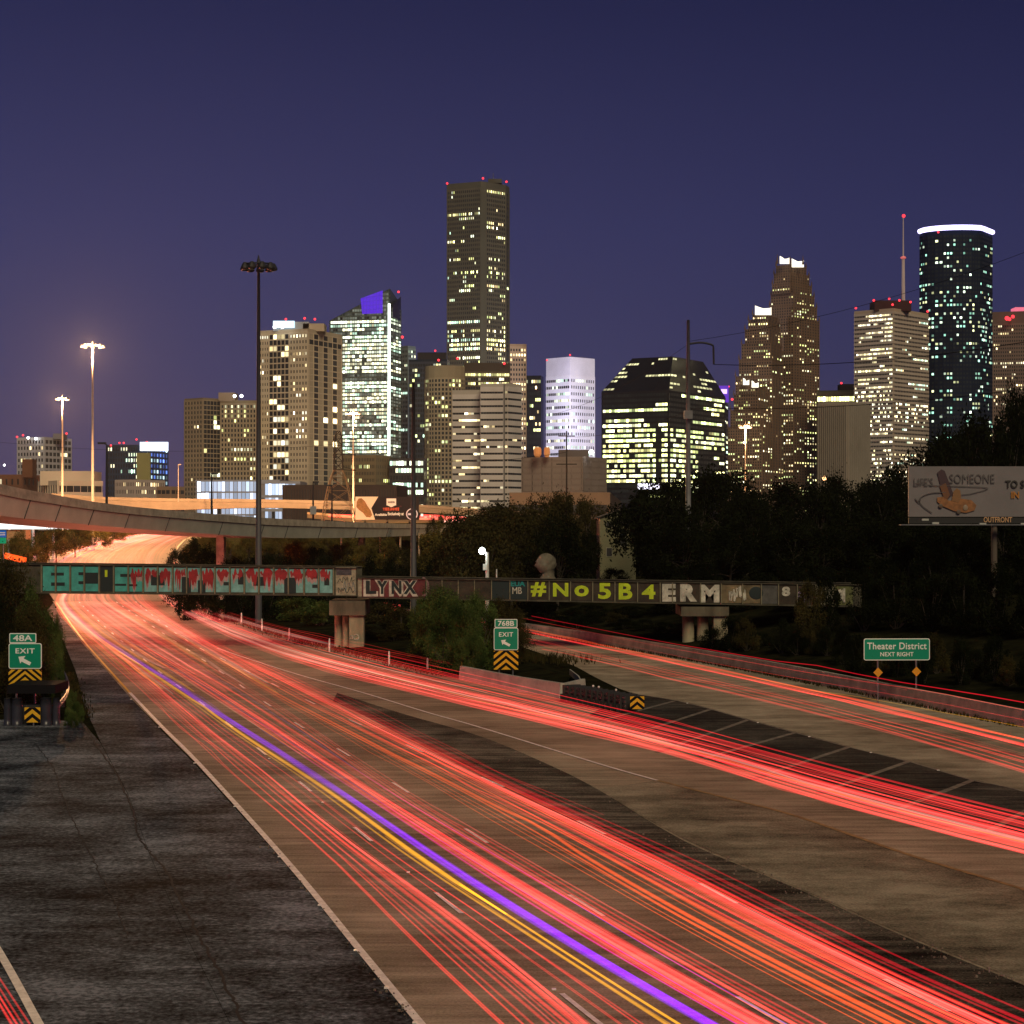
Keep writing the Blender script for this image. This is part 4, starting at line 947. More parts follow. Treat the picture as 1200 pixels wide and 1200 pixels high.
# slanted glass tower
s = Tower('slanted_glass_tower', 'glass tower with slanted roof, purple lit screen and white light strip', 'skyscraper', 1300, 428)
Lf, Cc, Rt = s.corners(386, 457, 470, 14)
bk = Lf + (Rt - Cc); zl_, zc_, zr_ = s.z(374), s.z(341), s.z(352)
MB().prism([(Lf.x, Lf.y), (Cc.x, Cc.y), (Rt.x, Rt.y), (bk.x, bk.y)], s.zg, [zl_, s.z(338), s.z(352), s.z(380)]).build('wall', mat('green_glass_wall', (.05, .075, .07), .2), s.t)
s.facade(Lf, Cc, s.z(536), zl_, 24, 44, .84, .62, p=.62, full=.25, pal=GREENW, br=1.1, z1b=s.z(338), mt=.0, fin=.2, band=.3, lit=lambda u, v, i, j: (False if v > .80 or .44 < v < .49 else None), dim=.12)
s.facade(Cc, Rt, s.z(536), s.z(356), 4, 44, .8, .62, p=.5, full=.2, pal=GREENW, br=.9, fin=.2, band=.3, dim=.1)
dd = (Cc - Lf).normalized(); nn = Vector((dd.y, -dd.x))
def onface(px, py, o):       # point of the left face seen at column px
    k = (px - 600) / F; l = (k * Lf.y - Lf.x) / (dd.x - k * dd.y); q = Lf + dd * l + nn * o; return (q.x, q.y, H - (py - HY) / F * (Lf + dd * l).y)
pb = MB(); ps = [(423, 350), (448.5, 341), (448.5, 367), (425, 368)]
pb.hexa([onface(425, 368, .9), onface(448.5, 367, .9), onface(448.5, 367, .1), onface(425, 368, .1), onface(423, 350, .9), onface(448.5, 340.5, .9), onface(448.5, 340.5, .1), onface(423, 350, .1)])
pp = pb.build('purple_screen', lamp_mat('purple_light', (.14, .03, 1.0), .6), s.t)
gb = MB(); 
for k in range(1, 7): x = 423 + k * 3.7; gb.bar(onface(x, 367.5, 1.0), onface(x, 350 - (x - 423) * .37, 1.0), .22, n=4)
for k in range(1, 5): gb.bar(onface(424, 368 - k * 4.6, 1.0), onface(448.5, 367 - k * 5.2, 1.0), .22, n=4)
gb.build('screen_grid', mat('purple_dark', (.02, .01, .08), .5, emit=(.08, .03, .5), es=.8), pp)
MB().bar(onface(456.2, 535, .8), onface(456.5, 356, .8), .85, n=8).build('light_strip', lamp_mat('white_strip', (.9, 1, .9), 2.6), s.t)
fb = MB(); fb.hexa([(*onface(460, 368, -.5)[:2], s.z(372)), (Rt.x, Rt.y, s.z(372)), (Rt.x - 6, Rt.y + 8, s.z(372)), (*onface(460, 368, -12)[:2], s.z(372)), (*onface(460, 356, -.5)[:2], s.z(357)), (Rt.x, Rt.y, s.z(342)), (Rt.x - 6, Rt.y + 8, s.z(350)), (*onface(460, 356, -12)[:2], s.z(357))])
fb.build('roof_fin', DGLASS, s.t); s.beacon(467, 342, r=.9); s.beacon(471.5, 395, r=1.1)
s.finish(facing('green_glass_trim', (.10, .13, .12)))
boxtower('low brown podium with small lit windows below the slanted glass tower', 401, 440, 457, 533, 1150, 20, facing('olive_brown', (.16, .13, .08)), facing('olive_brown_trim', (.22, .17, .10)), dict(nx=20, nz=10, p=.16, fw=.45, fh=.5, pal=YG), dict(nx=8, nz=10, p=.2, fw=.5, fh=.5, pal=YG), 'podium_building', 'building')
boxtower('low glass building glowing greenish white left of the dark pole', 456, 497, 500, 537, 1160, 5, DGLASS, facing('dark_trim', (.06, .06, .06)), dict(nx=12, nz=9, p=.5, full=.3, fw=.85, fh=.6, pal=GREENW, br=1.3), None, 'glass_building', 'building')
boxtower('narrow pale green glass tower right of the white light strip', 468, 478, 487, 405, 1500, 40, facing('grey_green', (.12, .15, .15)), facing('grey_green_trim', (.16, .2, .19)), dict(nx=5, nz=38, p=.3, fw=.7, fh=.5, pal=GREENW, br=.7), dict(nx=5, nz=38, p=.3, fw=.7, fh=.5, pal=GREENW, br=.7))
def p_(s): s.roofbox(489, 523, 413, 423, facing('black_cap', (.03, .03, .035)), dy=2, depth=26); s.beacon(510, 411, r=.9)
boxtower('dark blue glass tower with a black cap behind the dark pole', 479, 524, 527, 421, 1450, 5, BLUEG, facing('blue_trim', (.05, .065, .09)), dict(nx=14, nz=32, p=.2, full=.05, fw=.8, fh=.55, pal=YG + GREENW, br=.9), None, post=p_)
# tower with a rounded beige bay
def p_(s):
    for x, y in ((514, 422), (536, 420), (591, 426)): s.beacon(x, y, r=1.0)
boxtower('brown glass office tower with bronze crown at the foot of the tallest tower', 543, 544, 598, 425, 1340, 86, facing('bronze_glass', (.07, .055, .04), rough=.3), facing('bronze_trim', (.13, .10, .07)), None, dict(nx=17, nz=34, p=.22, full=.04, fw=.8, fh=.6, pal=YG + WARM, mt=.06), post=p_)
s = Tower('rounded_tower', 'rounded beige tower bay with yellow lit window columns left of the tallest tower', 'skyscraper', 1330, 522)
arc = [Vector(((522 - 600) / F * 1345 - 14.5 * math.cos(a), 1345 - 14.5 * math.sin(a))) for a in [math.radians(x) for x in range(0, 181, 20)]]
s.body(list(arc) + [Vector((arc[-1].x, 1360)), Vector((arc[0].x, 1360))], s.z(428), facing('bay_stone', (.30, .24, .16)))
for i in range(len(arc) - 1):
    colp = .75 if i in (1, 6) else .2
    s.facade(arc[i], arc[i + 1], s.zg, s.z(428), 2, 34, .6, .62, p=colp, pal=YG, br=1.0, ml=.01, mt=.08, full=.03)
s.finish(facing('bay_trim', (.36, .29, .20)))
# tallest tower
s = Tower('tallest_tower', 'tallest tower, grey brown granite with chamfered corner and scattered lit windows', 'skyscraper', 1654, 560)
Yt_ = 1654
def wx(px, Y): return Vector(((px - 600) / F * Y, Y))
V = [wx(523.5, 1668), wx(563.5, 1654), wx(569.5, 1656), wx(592.5, 1672), wx(597, 1684), wx(590, 1715), wx(535, 1715)]
s.body(V, s.z(212.5), GRANITE)
def litJ(u, v, i, j):
    if .508 < v < .54: return rnd.random() < .9 and 1.6
    if .545 < v < .575: return rnd.random() < .5
    if .72 < v < .74 or .77 < v < .785: return rnd.random() < .45
    return None
s.facade(V[0], V[1], s.zg, s.z(212.5), 17, 75, .52, .55, p=.17, full=.02, pal=YG + GREENW, br=1.3, mt=.02, lit=litJ, run=.6)
s.facade(V[2], V[3], s.zg, s.z(212.5), 10, 75, .55, .55, p=.2, full=.02, pal=YG + WARM, br=1.3, mt=.02, lit=litJ, run=.6)
s.facade(V[3], V[4], s.zg, s.z(212.5), 1, 75, .5, .55, p=.12, pal=YG, mt=.02)
for x, y in ((566, 209), (593.5, 213), (524, 215)): s.beacon(x, y, r=1.1)
s.roofbox(572, 588, 209.5, 213, GRANITE, dy=12); MB().bar(Wp(578, 211, 1680), Wp(578, 203, 1680), .3).build('antenna', GALV, s.t)
s.finish(facing('granite_trim', (.12, .11, .08)))
boxtower('peach coloured tower slab with bright top floor right of the tallest tower', 595, 597, 617, 403, 1720, 82, facing('peach_stone', (.42, .29, .2)), facing('peach_trim', (.5, .36, .26)), None, dict(nx=6, nz=36, p=.35, fw=.55, fh=.5, pal=WARM, br=1.2, lit=lambda u, v, i, j: (1.8 if .91 < v < .95 else None)), post=lambda s: s.beacon(605, 420, r=.1))
boxtower('narrow black tower with lit offices left of the white tower', 616, 634, 637, 440, 1740, 8, DGLASS, facing('black_trim', (.02, .02, .025)), dict(nx=8, nz=24, p=.35, full=.12, fw=.8, fh=.5, pal=YG + WARM, br=1.2), None)
# white banded twin block
boxtower('white banded office block with dark strip windows, taller right half', 572, 595, 611, 449, 1180, 35, PALE, facing('pale_band', (.60, .55, .51)), dict(nx=9, nz=20, p=.04, fw=.97, fh=.30, band=.5, pal=WARM, mt=.04), dict(nx=6, nz=20, p=.05, fw=.97, fh=.30, band=.5, mt=.04), 'banded_office')
boxtower('white banded office block, front face under the tallest tower', 563, 590, 592, 449.5, 1170, 5, PALE, facing('pale_band', None), dict(nx=8, nz=20, p=.12, fw=.97, fh=.30, band=.5, pal=WARM, mt=.04), None, 'banded_office')
boxtower('white banded office block, lower left half beside the rounded tower', 530, 563, 566, 457, 1185, 6, PALE, facing('pale_band', None), dict(nx=9, nz=19, p=.14, fw=.97, fh=.30, band=.5, pal=WARM, mt=.05), None, 'banded_office')
# white square tower
def p_(s):
    for x, y in ((641, 422), (668, 416)): s.beacon(x, y, r=.9)
boxtower('white square tower with blank top, glowing lilac against the sky', 640, 668, 697, 418, 1600, 45, WHST, facing('white_band', (.82, .80, .95)), dict(nx=12, nz=22, p=.45, fw=.96, fh=.40, pal=GREENW, br=.8, mt=.12, lit=lambda u, v, i, j: (1.5 if v > .86 and u > .1 else None)), dict(nx=11, nz=22, p=.22, fw=.55, fh=.45, pal=GREENW, br=1.0, mt=.12, dim=.01, lit=lambda u, v, i, j: (1.5 if v > .86 and .4 < u < .9 else None)), post=p_)
def p_(s):
    s.roofbox(655, 690, 527, 534, facing('brown_roof', (.12, .10, .09)), dy=10)
    for x, r in ((630, 2.0), (641, 1.6)):
        c = Wp(x, 529, 1004); MB().tube([c - Vector((0, 0, 3)), c - Vector((0, 0, 1.5)), c + Vector((0, 0, 1.2)), c + Vector((0, 0, 2.2))], [r * .6, r, r, r * .7], 12).build('roof_tank', mat('orange_glow_tank', (.6, .25, .08), .6, emit=(1, .35, .1), es=.25), s.t)  # orange light put into the tanks as a faint glow of their own
    s.beacon(693, 530, col='white', r=1.3); point(s.t, Wp(672, 505, 1510), (.86, .84, 1.0), 380000, 2.0)  # added light near the white tower, standing in for the roof flood light
boxtower('low windowless beige block with orange roof tanks right of the banded office', 611, 683, 711, 535, 1000, 24, facing('mauve_concrete', (.25, .20, .17)), facing('mauve_trim', (.27, .22, .185)), dict(nx=6, nz=11, p=0, fw=.9, fh=.30, cols=lambda i, j: j < 5 and i < 5, band=.1, fin=.1), dict(nx=3, nz=11, p=0, fw=.95, fh=.28, cols=lambda i, j: j < 5, band=.1, fin=.1), 'low_block', 'building', post=p_)
boxtower('long low brown warehouse behind the dark trees', 597, 715, 728, 577, 720, 4, facing('brown_wall', (.12, .085, .06)), facing('brown_wall_trim', (.16, .12, .09)), dict(nx=5, nz=1, p=.0, fw=.9, fh=.3), None, 'warehouse', 'building')
boxtower('long dark ribbed shed below the beige residential tower', 331, 465, 478, 568, 850, 4, facing('dark_shed', (.05, .035, .03)), facing('dark_shed_trim', (.06, .045, .04)), dict(nx=40, nz=1, p=.0, fw=.3, fh=.8), None, 'shed', 'building')
# black trapezoid tower with hipped top
s = Tower('black_hipped_tower', 'black glass tower with sloping shoulders and bright yellow lit lower floors', 'skyscraper', 1300, 778)
Lf, Cc, Rt = s.corners(705, 784, 850, 30); bk = Lf + (Rt - Cc); zs = s.z(456)
base = [Lf, Cc, Rt, bk]; s.body(base, zs, DGLASS)
cen = (Lf + Rt) / 2; zt_ = s.z(417)
top = [cen + (p - cen) * .40 for p in base]; 
Tl = wx(740, Lf.y); 
def atpx(p0, p1, px):
    d = p1 - p0; k = (px - 600) / F; l = (k * p0.y - p0.x) / (d.x - k * d.y); return p0 + d * l
ins = Vector((Rt.x - Cc.x, Rt.y - Cc.y)).normalized() * 6
tL = atpx(Lf + ins, Cc + ins, 741); tC = Cc + ins; tR = atpx(tC, Rt + ins, 824); tB = tL + (tR - tC)
hb = MB(); bz = [(p.x, p.y, zs) for p in base]; tzv = [(p.x, p.y, z) for p, z in ((tL, zt_), (tC, zt_), (tR, zt_), (tB, zt_))]
hb.hexa(bz + tzv); hb.build('sloped_roof', DGLASS, s.t)
def litK(u, v, i, j):
    if v < .70 and v > .16: return (rnd.random() < .86) and 1.5 if not (u > .80 and u < .9) else rnd.random() < .12
    if v > .93: return False
    return None
s.facade(Lf, Cc, s.z(590), zs, 22, 22, .90, .55, p=.16, pal=YG, br=1.1, lit=litK, band=.25, fin=.1, run=.9)
s.facade(Cc, Rt, s.z(590), zs, 20, 22, .90, .55, p=.3, pal=YG, br=1.2, band=.25, fin=.1, run=.8, lit=lambda u, v, i, j: ((rnd.random() < .8) and 1.2 if v < .66 and (v > .5 or u < .5) else None))
# windows on the sloped right roof plane
for (pa, pb_, qa, qb, nx, nz, pr) in (((Cc, zs), (Rt, zs), (tC, zt_), (tR, zt_), 16, 8, .22), ((Lf, zs), (Cc, zs), (tL, zt_), (tC, zt_), 18, 8, .07)):
    A = Vector((pa[0].x, pa[0].y, pa[1])); B = Vector((pb_[0].x, pb_[0].y, pb_[1])); Cq = Vector((qa[0].x, qa[0].y, qa[1])); Dq = Vector((qb[0].x, qb[0].y, qb[1]))
    nrm = (B - A).cross(Cq - A).normalized() * .15; nrm = nrm if nrm.y < 0 else -nrm
    for j in range(nz):
        on = rnd.random() < .5
        for i in range(nx):
            if rnd.random() > .6: on = rnd.random() < pr
            if not on: continue
            def P(u, v): return tuple(lerp(lerp(A, B, u), lerp(Cq, Dq, u), v) + nrm)
            u0, u1, v0, v1 = (i + .1) / nx, (i + .9) / nx, (j + .25) / nz, (j + .7) / nz
            k = rnd.uniform(.3, 1.4); s.win.append(((P(u0, v0), P(u1, v0), P(u1, v1), P(u0, v1)), (k, k * .95, k * .5)))
s.finish(facing('black_trim', None))
boxtower('slim tower with a purple lit sign on its top right of the black tower', 836, 848, 853, 470, 1600, 12, BLUEG, facing('blue_trim', None), dict(nx=4, nz=24, p=.3, full=.1, fw=.8, fh=.5, pal=YG), dict(nx=2, nz=24, p=.8, fw=.8, fh=.5, pal=GREENW), post=lambda s: (s.roofbox(843, 854, 452, 470, lamp_mat('purple_sign_light', (.2, .04, .9), .5), dy=-1, depth=2, name='purple_sign'), s.roofbox(845, 852, 456, 460, lamp_mat('lilac_sign_light', (.6, .4, 1), 1.8), dy=-1.6, depth=.4, name='sign_lettering'), s.beacon(854, 453, r=.9), s.beacon(858, 468, r=1.2)))
# stepped gabled tower
s = Tower('stepped_gable_tower', 'rose brown stepped gable tower with lit crowns', 'skyscraper', 1500, 905)
def tier(xl, xc, xr, yb, yt, Y, ang=35, wpx=2.9, hpx=3.3, p=.24, full=.04, lit=None):
    Lf, Cc, Rt = s.corners(xl, xc, xr, ang, Y); bk = Lf + (Rt - Cc); z0, z1 = max(s.z(yb, Y), s.zg), s.z(yt, Y)
    s.body([Lf, Cc, Rt, bk], z1, ROSE, z0, 'wall')
    nz = max(1, round((yb - yt) / hpx))
    s.facade(Lf, Cc, z0, z1, max(1, round((xc - xl) / wpx)), nz, .5, .55, p=p, full=full, pal=WARM + YG, br=.95, fin=.45, band=.4, mt=.0, ml=.0, lit=lit)
    s.facade(Cc, Rt, z0, z1, max(1, round((xr - xc) / wpx)), nz, .5, .55, p=p, full=full, pal=WARM + YG, br=.95, fin=.45, band=.4, mt=.0, ml=.0, lit=lit)
    for q in (Lf, Cc, Rt): MB().tube([(q.x, q.y, z1), (q.x, q.y, z1 + 4.5)], [.8, .1], 5).build('finial', ROSE, s.t)
    return Lf, Cc, Rt
XC = 932
for xl, xr, yb, yt in ((900, 960, 610, 372), (902, 957, 372, 356), (903.5, 954, 356, 343), (905, 951, 343, 331), (907, 948, 331, 319), (909.5, 944.5, 319, 310)):
    tier(xl, 930 if xl < 905 else 926, xr, yb, yt, 1530, 40)
# lit gable crowns
def gable(xa, xb, yb, yt, Y, d=1.0):
    b = MB(); n = 4
    pts = [(xa, yb), (xb, yb), (xb, yt + 2), (xb - 2, yt + 3), ((xa + xb) / 2, yt + 3.5), (xa + 2, yt + 1), (xa, yt)]
    v = [Wp(x, y, Y) for x, y in pts]; v2 = [p + Vector((0, d, 0)) for p in v]; k = len(v)
    b.v = [tuple(p) for p in v + v2]; b.f = [tuple(range(k)), tuple(range(2 * k - 1, k - 1, -1))] + [(i, k + i, k + (i + 1) % k, (i + 1) % k) for i in range(k)]
    b.build('lit_gable', lamp_mat('gable_light', (1, .92, .72), 1.7), s.t)
gable(914, 925, 309, 300, 1528); gable(928, 942, 313, 303, 1531)
for x, y in ((911, 301), (926, 303), (941, 302)): MB().tube([Wp(x, y + 8, 1529), Wp(x, y - 3, 1529)], [.9, .15], 5).build('finial', ROSE, s.t)
for xl, xr, yb, yt in ((862, 918, 610, 440), (866, 917, 440, 420), (869, 916, 420, 402), (873, 914, 402, 385), (877, 913, 385, 374), (882, 911, 374, 368)):
    tier(xl, xr - 13, xr, yb, yt, 1490, 22)
gable(885, 904, 369, 358, 1486); 
for xl, xr, yb, yt in ((853, 905, 610, 500), (856, 903, 500, 480), (860, 900, 480, 462), (866, 897, 462, 452)):
    tier(xl, xr - 12, xr, yb, yt, 1460, 22, p=.25, full=.12)
gable(871, 878, 451, 443, 1458); gable(881, 889, 454, 446, 1458)
s.finish(facing('rose_trim', (.19, .125, .085)))
# grey finned block
boxtower('grey concrete block with vertical fins and almost no lit windows', 959, 993, 1018, 470, 1200, 35, facing('dark_grey_wall', (.05, .05, .045)), facing('fin_concrete', (.30, .27, .22)), dict(nx=14, nz=1, p=0, fw=.55, fh=.96, mt=.02, fin=1.2), dict(nx=10, nz=1, p=0, fw=.4, fh=.96, fin=1.2), 'finned_block')
boxtower('low building with a row of lit windows behind the grey finned block', 957, 1003, 1003, 457, 1500, 14, facing('grey_olive', (.1, .1, .07)), facing('grey_olive_trim', (.14, .13, .09)), dict(nx=14, nz=14, p=.2, fw=.85, fh=.5, pal=YG, mt=.03, lit=lambda u, v, i, j: (1.6 if v > .9 else None)), None, post=lambda s: (s.roofbox(985, 1003, 450, 458, facing('black_cap', None)), s.beacon(986, 449, r=1.0)))
# banded beige tower with mast
def p_(s):
    s.roofbox(1025, 1068, 352, 363, facing('dark_roof', (.06, .03, .03)), dy=8, depth=20)
    q = Vector(((1058.5 - 600) / F * 1415, 1415))
    za, zb_, zc_ = s.z(355, 1415), s.z(302, 1415), s.z(252, 1415)
    MB().tube([(q.x, q.y, za), (q.x, q.y, zb_)], [1.5, 1.1], 8).build('mast', mat('pink_mast', (.6, .5, .5), .5), s.t)
    MB().tube([(q.x, q.y, zb_), (q.x, q.y, zc_)], [.6, .3], 8).build('mast_top', mat('pink_mast', None), s.t)
    MB().ball((q.x, q.y, zb_), 2.2, 10, 6, (1, 1, .5)).build('mast_collar', mat('red_collar', (.6, .3, .3), .5, emit=(1, .15, .15), es=.4), s.t)  # red glow put into the collar's own colour
    s.beacon(1059, 253, 1415, r=1.5)
    for x, y in ((1003, 361), (1024, 352), (1042, 350), (1054, 352), (1067, 354), (1046, 357), (1087, 365)): s.beacon(x, y, r=1.0)
def litE(u, v, i, j):
    if .42 < v < .62: return (rnd.random() < .5) and 1.3
    if v < .35: return (rnd.random() < .42) and 1.2
    return None
boxtower('beige banded tower with a tall white and red mast on its roof', 1001, 1047, 1088, 361, 1400, 42, facing('sand_stone', (.42, .34, .25)), facing('sand_band', (.46, .39, .32)), dict(nx=24, nz=50, p=.45, full=.05, fw=.85, fh=.42, pal=[(1, .92, .45), (1, .97, .7), (1, .85, .5)], br=1.2, mt=.02, band=.5, fin=.25, run=.75, lit=litE), dict(nx=22, nz=50, p=.13, full=.02, fw=.85, fh=.42, pal=WARM + GREENW, br=1.1, mt=.02, band=.5, fin=.25, run=.75, lit=lambda u, v, i, j: ((rnd.random() < .42) and 1.3 if v < .32 or .46 < v < .56 else None)), post=p_)
# dark blue round tower with glowing rim
s = Tower('glowing_crown_tower', 'dark blue curved glass tower with a glowing lilac white rim on top', 'skyscraper', 1750, 1121)
Rr = 34.0; cx_ = (1120.5 - 600) / F * 1785; arc = [Vector((cx_ - Rr * math.cos(a), 1785 - Rr * .75 * math.sin(a))) for a in [math.radians(x) for x in range(0, 121, 15)]]
k_ = (1163 - 600) / F; arc2 = [Vector((arc[-1].x + 3.5, arc[-1].y + 4.0)), Vector((k_ * 1790, 1790))]
ring_ = arc + arc2 + [Vector((k_ * 1815, 1815)), Vector((arc[0].x * 1815 / 1785 + 1, 1815))]
s.body(ring_, s.z(265), mat('navy_glass', (.01, .018, .04), .12))
fr_ = arc + arc2
def litW(u, v, i, j):
    if v > .96: return False
    if .56 < v < .80: return (rnd.random() < .30)
    return None
for i in range(len(fr_) - 1):
    ln = (fr_[i + 1] - fr_[i]).length
    s.facade(fr_[i], fr_[i + 1], s.zg, s.z(265), max(1, round(ln / 3.4)), 68, .6, .5, p=.26 if i > 1 else .5, full=.03, pal=TEAL, br=.8, fin=.12, band=.1, ml=0, mt=.02, run=.5, lit=litW if i > 1 else None)
rimP = [Vector((p.x, p.y - .5, s.z(264.5))) for p in fr_]
MB().tube(rimP, 2.3, 8).build('lit_rim', lamp_mat('rim_light', (.62, .55, 1.0), 3.2), s.t)
s.beacon(1099.5, 272, 1755, r=1.2)
s.finish(facing('navy_trim2', (.012, .02, .04)))
def p_(s):
    s.beacon(1180, 373, r=2.0); s.beacon(1187, 371, r=1.6); s.beacon(1183, 374, r=1.6)
    s.roofbox(1190, 1215, 360, 362, lamp_mat('red_rim', (1, .2, .3), .8), name='lit_rim')
boxtower('brown grey tower with red roof lights at the right edge', 1163, 1218, 1218, 364, 1500, 17, facing('mauve_granite', (.15, .11, .095)), facing('mauve_granite_trim', (.21, .155, .13)), dict(nx=20, nz=54, p=.15, fw=.5, fh=.5, pal=WARM, br=1.1, mt=.06, lit=lambda u, v, i, j: (rnd.random() < .6 if .74 < v < .76 or .55 < v < .57 else None)), None, post=p_)
# low lit sign behind trees, white glowing shop front left
tag(MB().box(Wp(760, 570, 640), (7, .6, 1.9)).build('lit_sign_board', lamp_mat('lilac_board_light', (.85, .8, 1), 4)), 'blank glowing lilac white board over the dark trees', 'sign')
t = thing('petrol_canopy', Wp(22, 632, 420), 'brightly lit white canopy roof under the flyover at far left', 'building')
MB().box(Wp(22, 616, 420), (24, 8, 1.5)).build('canopy', lamp_mat('canopy_light', (1, 1, .95), 1.6), t)
for x in (-20, 8, 36, 60): MB().bar((Wp(x, 0, 420).x, 422, 2), (Wp(x, 0, 420).x, 422, Wp(0, 620, 420).z), .3).build('column', PALE, t)
boxtower('small tan lit building with a brown door front under the flyover', 8, 30, 36, 621, 400, 10, facing('peach_wall', (.5, .33, .16)), facing('peach_wall', None), dict(nx=2, nz=1, p=0, fw=.7, fh=.5), None, 'small_building', 'building')
t = thing('highway_sign', Wp(0, 640, 300), 'blue and green highway sign cut by the left edge of the view', 'road sign')
qs = Wp(-4, 629, 300); MB().box(qs + Vector((0, 0, .45)), (3.0, .1, 1.1)).build('blue_panel', mat('sign_blue_lit', (.01, .12, .5), .5, emit=(.02, .2, .8), es=.2), t); MB().box(qs + Vector((0, 0, -.6)), (3.0, .1, .9)).build('green_panel', mat('sign_green_lit', (.0, .3, .15), .5, emit=(.0, .5, .25), es=.2), t)  # panels glow faintly, light on the sign put into their colours
for dx in (-1, 1): MB().bar((qs.x + dx, 300.2, 0), (qs.x + dx, 300.2, qs.z), .1).build('post', GALV, t)
for k, dz in enumerate((.62, .3)): MB().box(qs + Vector((.9, -.07, dz)), (.9, .02, .14)).build('text_line', SW, t)

# pale house among the trees
Yh = 225; a, b = Wp(703, 672, Yh), Wp(745, 600, Yh); zh = tz(a.x, Yh) - .3
t = thing('pale_house', ((a.x + b.x) / 2, Yh, zh), 'pale green gabled house wall half hidden by dark trees', 'house')
HW = mat('pale_green_siding', (.18, .18, .10), .85, var=.08, scale=3, stretch=(.1, .1, 6)); wd = b.x - a.x; ze, zr = Wp(0, 607, Yh).z, Wp(0, 598, Yh).z
hm = MB(); fr = [(a.x, zh), (b.x, zh), (b.x, ze + .2), ((a.x + b.x) / 2 + .8, zr), (a.x, ze)]
hm.v = [(x, Yh, z) for x, z in fr] + [(x, Yh + 9, z) for x, z in fr]; hm.f = [(0, 1, 2, 3, 4), (9, 8, 7, 6, 5)] + [(i, 5 + i, 5 + (i + 1) % 5, (i + 1) % 5) for i in range(5)]
hm.build('wall', HW, t)
for x, y, w_, h_ in ((714.5, 615, .75, .5), (714, 647, .6, .95), (731, 635, .7, 1.0)):
    c = Wp(x, y, Yh); f_ = MB().box((c.x, Yh - .04, c.z), (w_ + .16, .08, h_ + .16)).build('window', mat('house_trim', (.25, .25, .18), .7), t); MB().box((c.x, Yh - .09, c.z), (w_, .03, h_)).build('pane', mat('dark_lens', None), f_)
rf = MB()
for (x0, z0), (x1, z1) in (((a.x - .3, ze - .05), ((a.x + b.x) / 2 + .8, zr + .12)), (((a.x + b.x) / 2 + .8, zr + .12), (b.x + .3, ze + .1))):
    rf.hexa([(x0, Yh - .3, z0), (x1, Yh - .3, z1), (x1, Yh + 9.3, z1), (x0, Yh + 9.3, z0), (x0, Yh - .3, z0 + .12), (x1, Yh - .3, z1 + .12), (x1, Yh + 9.3, z1 + .12), (x0, Yh + 9.3, z0 + .12)])
rf.build('roof', mat('house_roof', (.05, .05, .04), .9), t)
# giant stone head (bust) behind the bridge
Yg = 190; c = Wp(640, 660, Yg); b = MB(); nu, nv_ = 36, 26
def gs(x, m, w_): return math.exp(-((x - m) / w_) ** 2)
for i in range(nv_ + 1):
    th = math.pi * i / nv_; z = math.cos(th)
    for k in range(nu):
        ph = 2 * math.pi * k / nu; x, y = -math.sin(th) * math.cos(ph), math.sin(th) * math.sin(ph)
        fr = max(0, -x) ** 4; side = gs(y, 0, .22)
        px_ = x * 1.02 * (1 - .18 * max(0, -z)) - fr * (.27 * gs(z, -.15, .13) * side + .10 * gs(z, .22, .1) - .10 * gs(z, .08, .07) * (1 - .4 * side) + .10 * gs(z, -.42, .06) * side + .07 * gs(z, -.54, .06) * side + .16 * gs(z, -.8, .14))
        r_ = 1 + .06 * math.sin(ph * 7 + z * 9) * (x > -.2) * (z > -.2)
        b.v.append((c.x + px_ * .98 * r_, Yg + y * .75 * r_, c.z - .1 + z * 1.1))
for i in range(nv_):
    for k in range(nu): b.f.append((i * nu + k, (i + 1) * nu + k, (i + 1) * nu + (k + 1) % nu, i * nu + (k + 1) % nu))
b.tube([(c.x + .1, Yg, c.z - 3.2), (c.x + .15, Yg, c.z - 1.9), (c.x + .2, Yg, c.z - 1.2), (c.x + .25, Yg, c.z - .5)], [1.3, 1.0, .62, .6], 14)
o = b.build('stone_bust', mat('bust_stone', (.13, .115, .08), .85, var=.35, scale=1.2, bump=.4), smooth=True); tag(o, 'giant pale stone head in profile peeking over the rail bridge', 'sculpture')

# ------------------------------------------------------------------ billboards
Yb = 470; A0, A1 = Wp(416.5, 609, Yb), Wp(491, 582, Yb); t = thing('brown_billboard', ((A0.x + A1.x) / 2, Yb, tz(A0.x, Yb)), 'brown billboard picturing a sandwich with small red and white lettering', 'billboard')
wB, hB = A1.x - A0.x, A1.z - A0.z; cB = Vector(((A0.x + A1.x) / 2, Yb, (A0.z + A1.z) / 2))
MB().box(cB + Vector((0, .2, 0)), (wB, .3, hB)).build('panel', mat('billboard_brown', (.028, .014, .012), .6), t)
def bbp(u, v, d=.0): return (A0.x + wB * u, Yb - d, A0.z + hB * v)
def bpoly(pts, m, name, d=.06):
    b = MB(); k = len(pts); b.v = [bbp(u, v, d) for u, v in pts] + [bbp(u, v, d - .03) for u, v in pts]
    b.f = [tuple(range(k)), tuple(range(2 * k - 1, k - 1, -1))] + [(i, k + i, k + (i + 1) % k, (i + 1) % k) for i in range(k)]; b.build(name, m, t)
BBE = dict(es=.5)
bpoly([(0, 0), (.31, 0), (.25, .5), (.36, 1), (0, 1)], mat('billboard_peach', (.75, .5, .28), .6, emit=(1, .58, .28), es=.45), 'peach_field')  # prints glow faintly: light on the billboard put into their colours
sand = [(.02, .78), (.05, .92), (.10, .93), (.15, .80), (.19, .6), (.24, .4), (.265, .2), (.23, .1), (.17, .12), (.12, .3), (.06, .42), (.015, .55)]
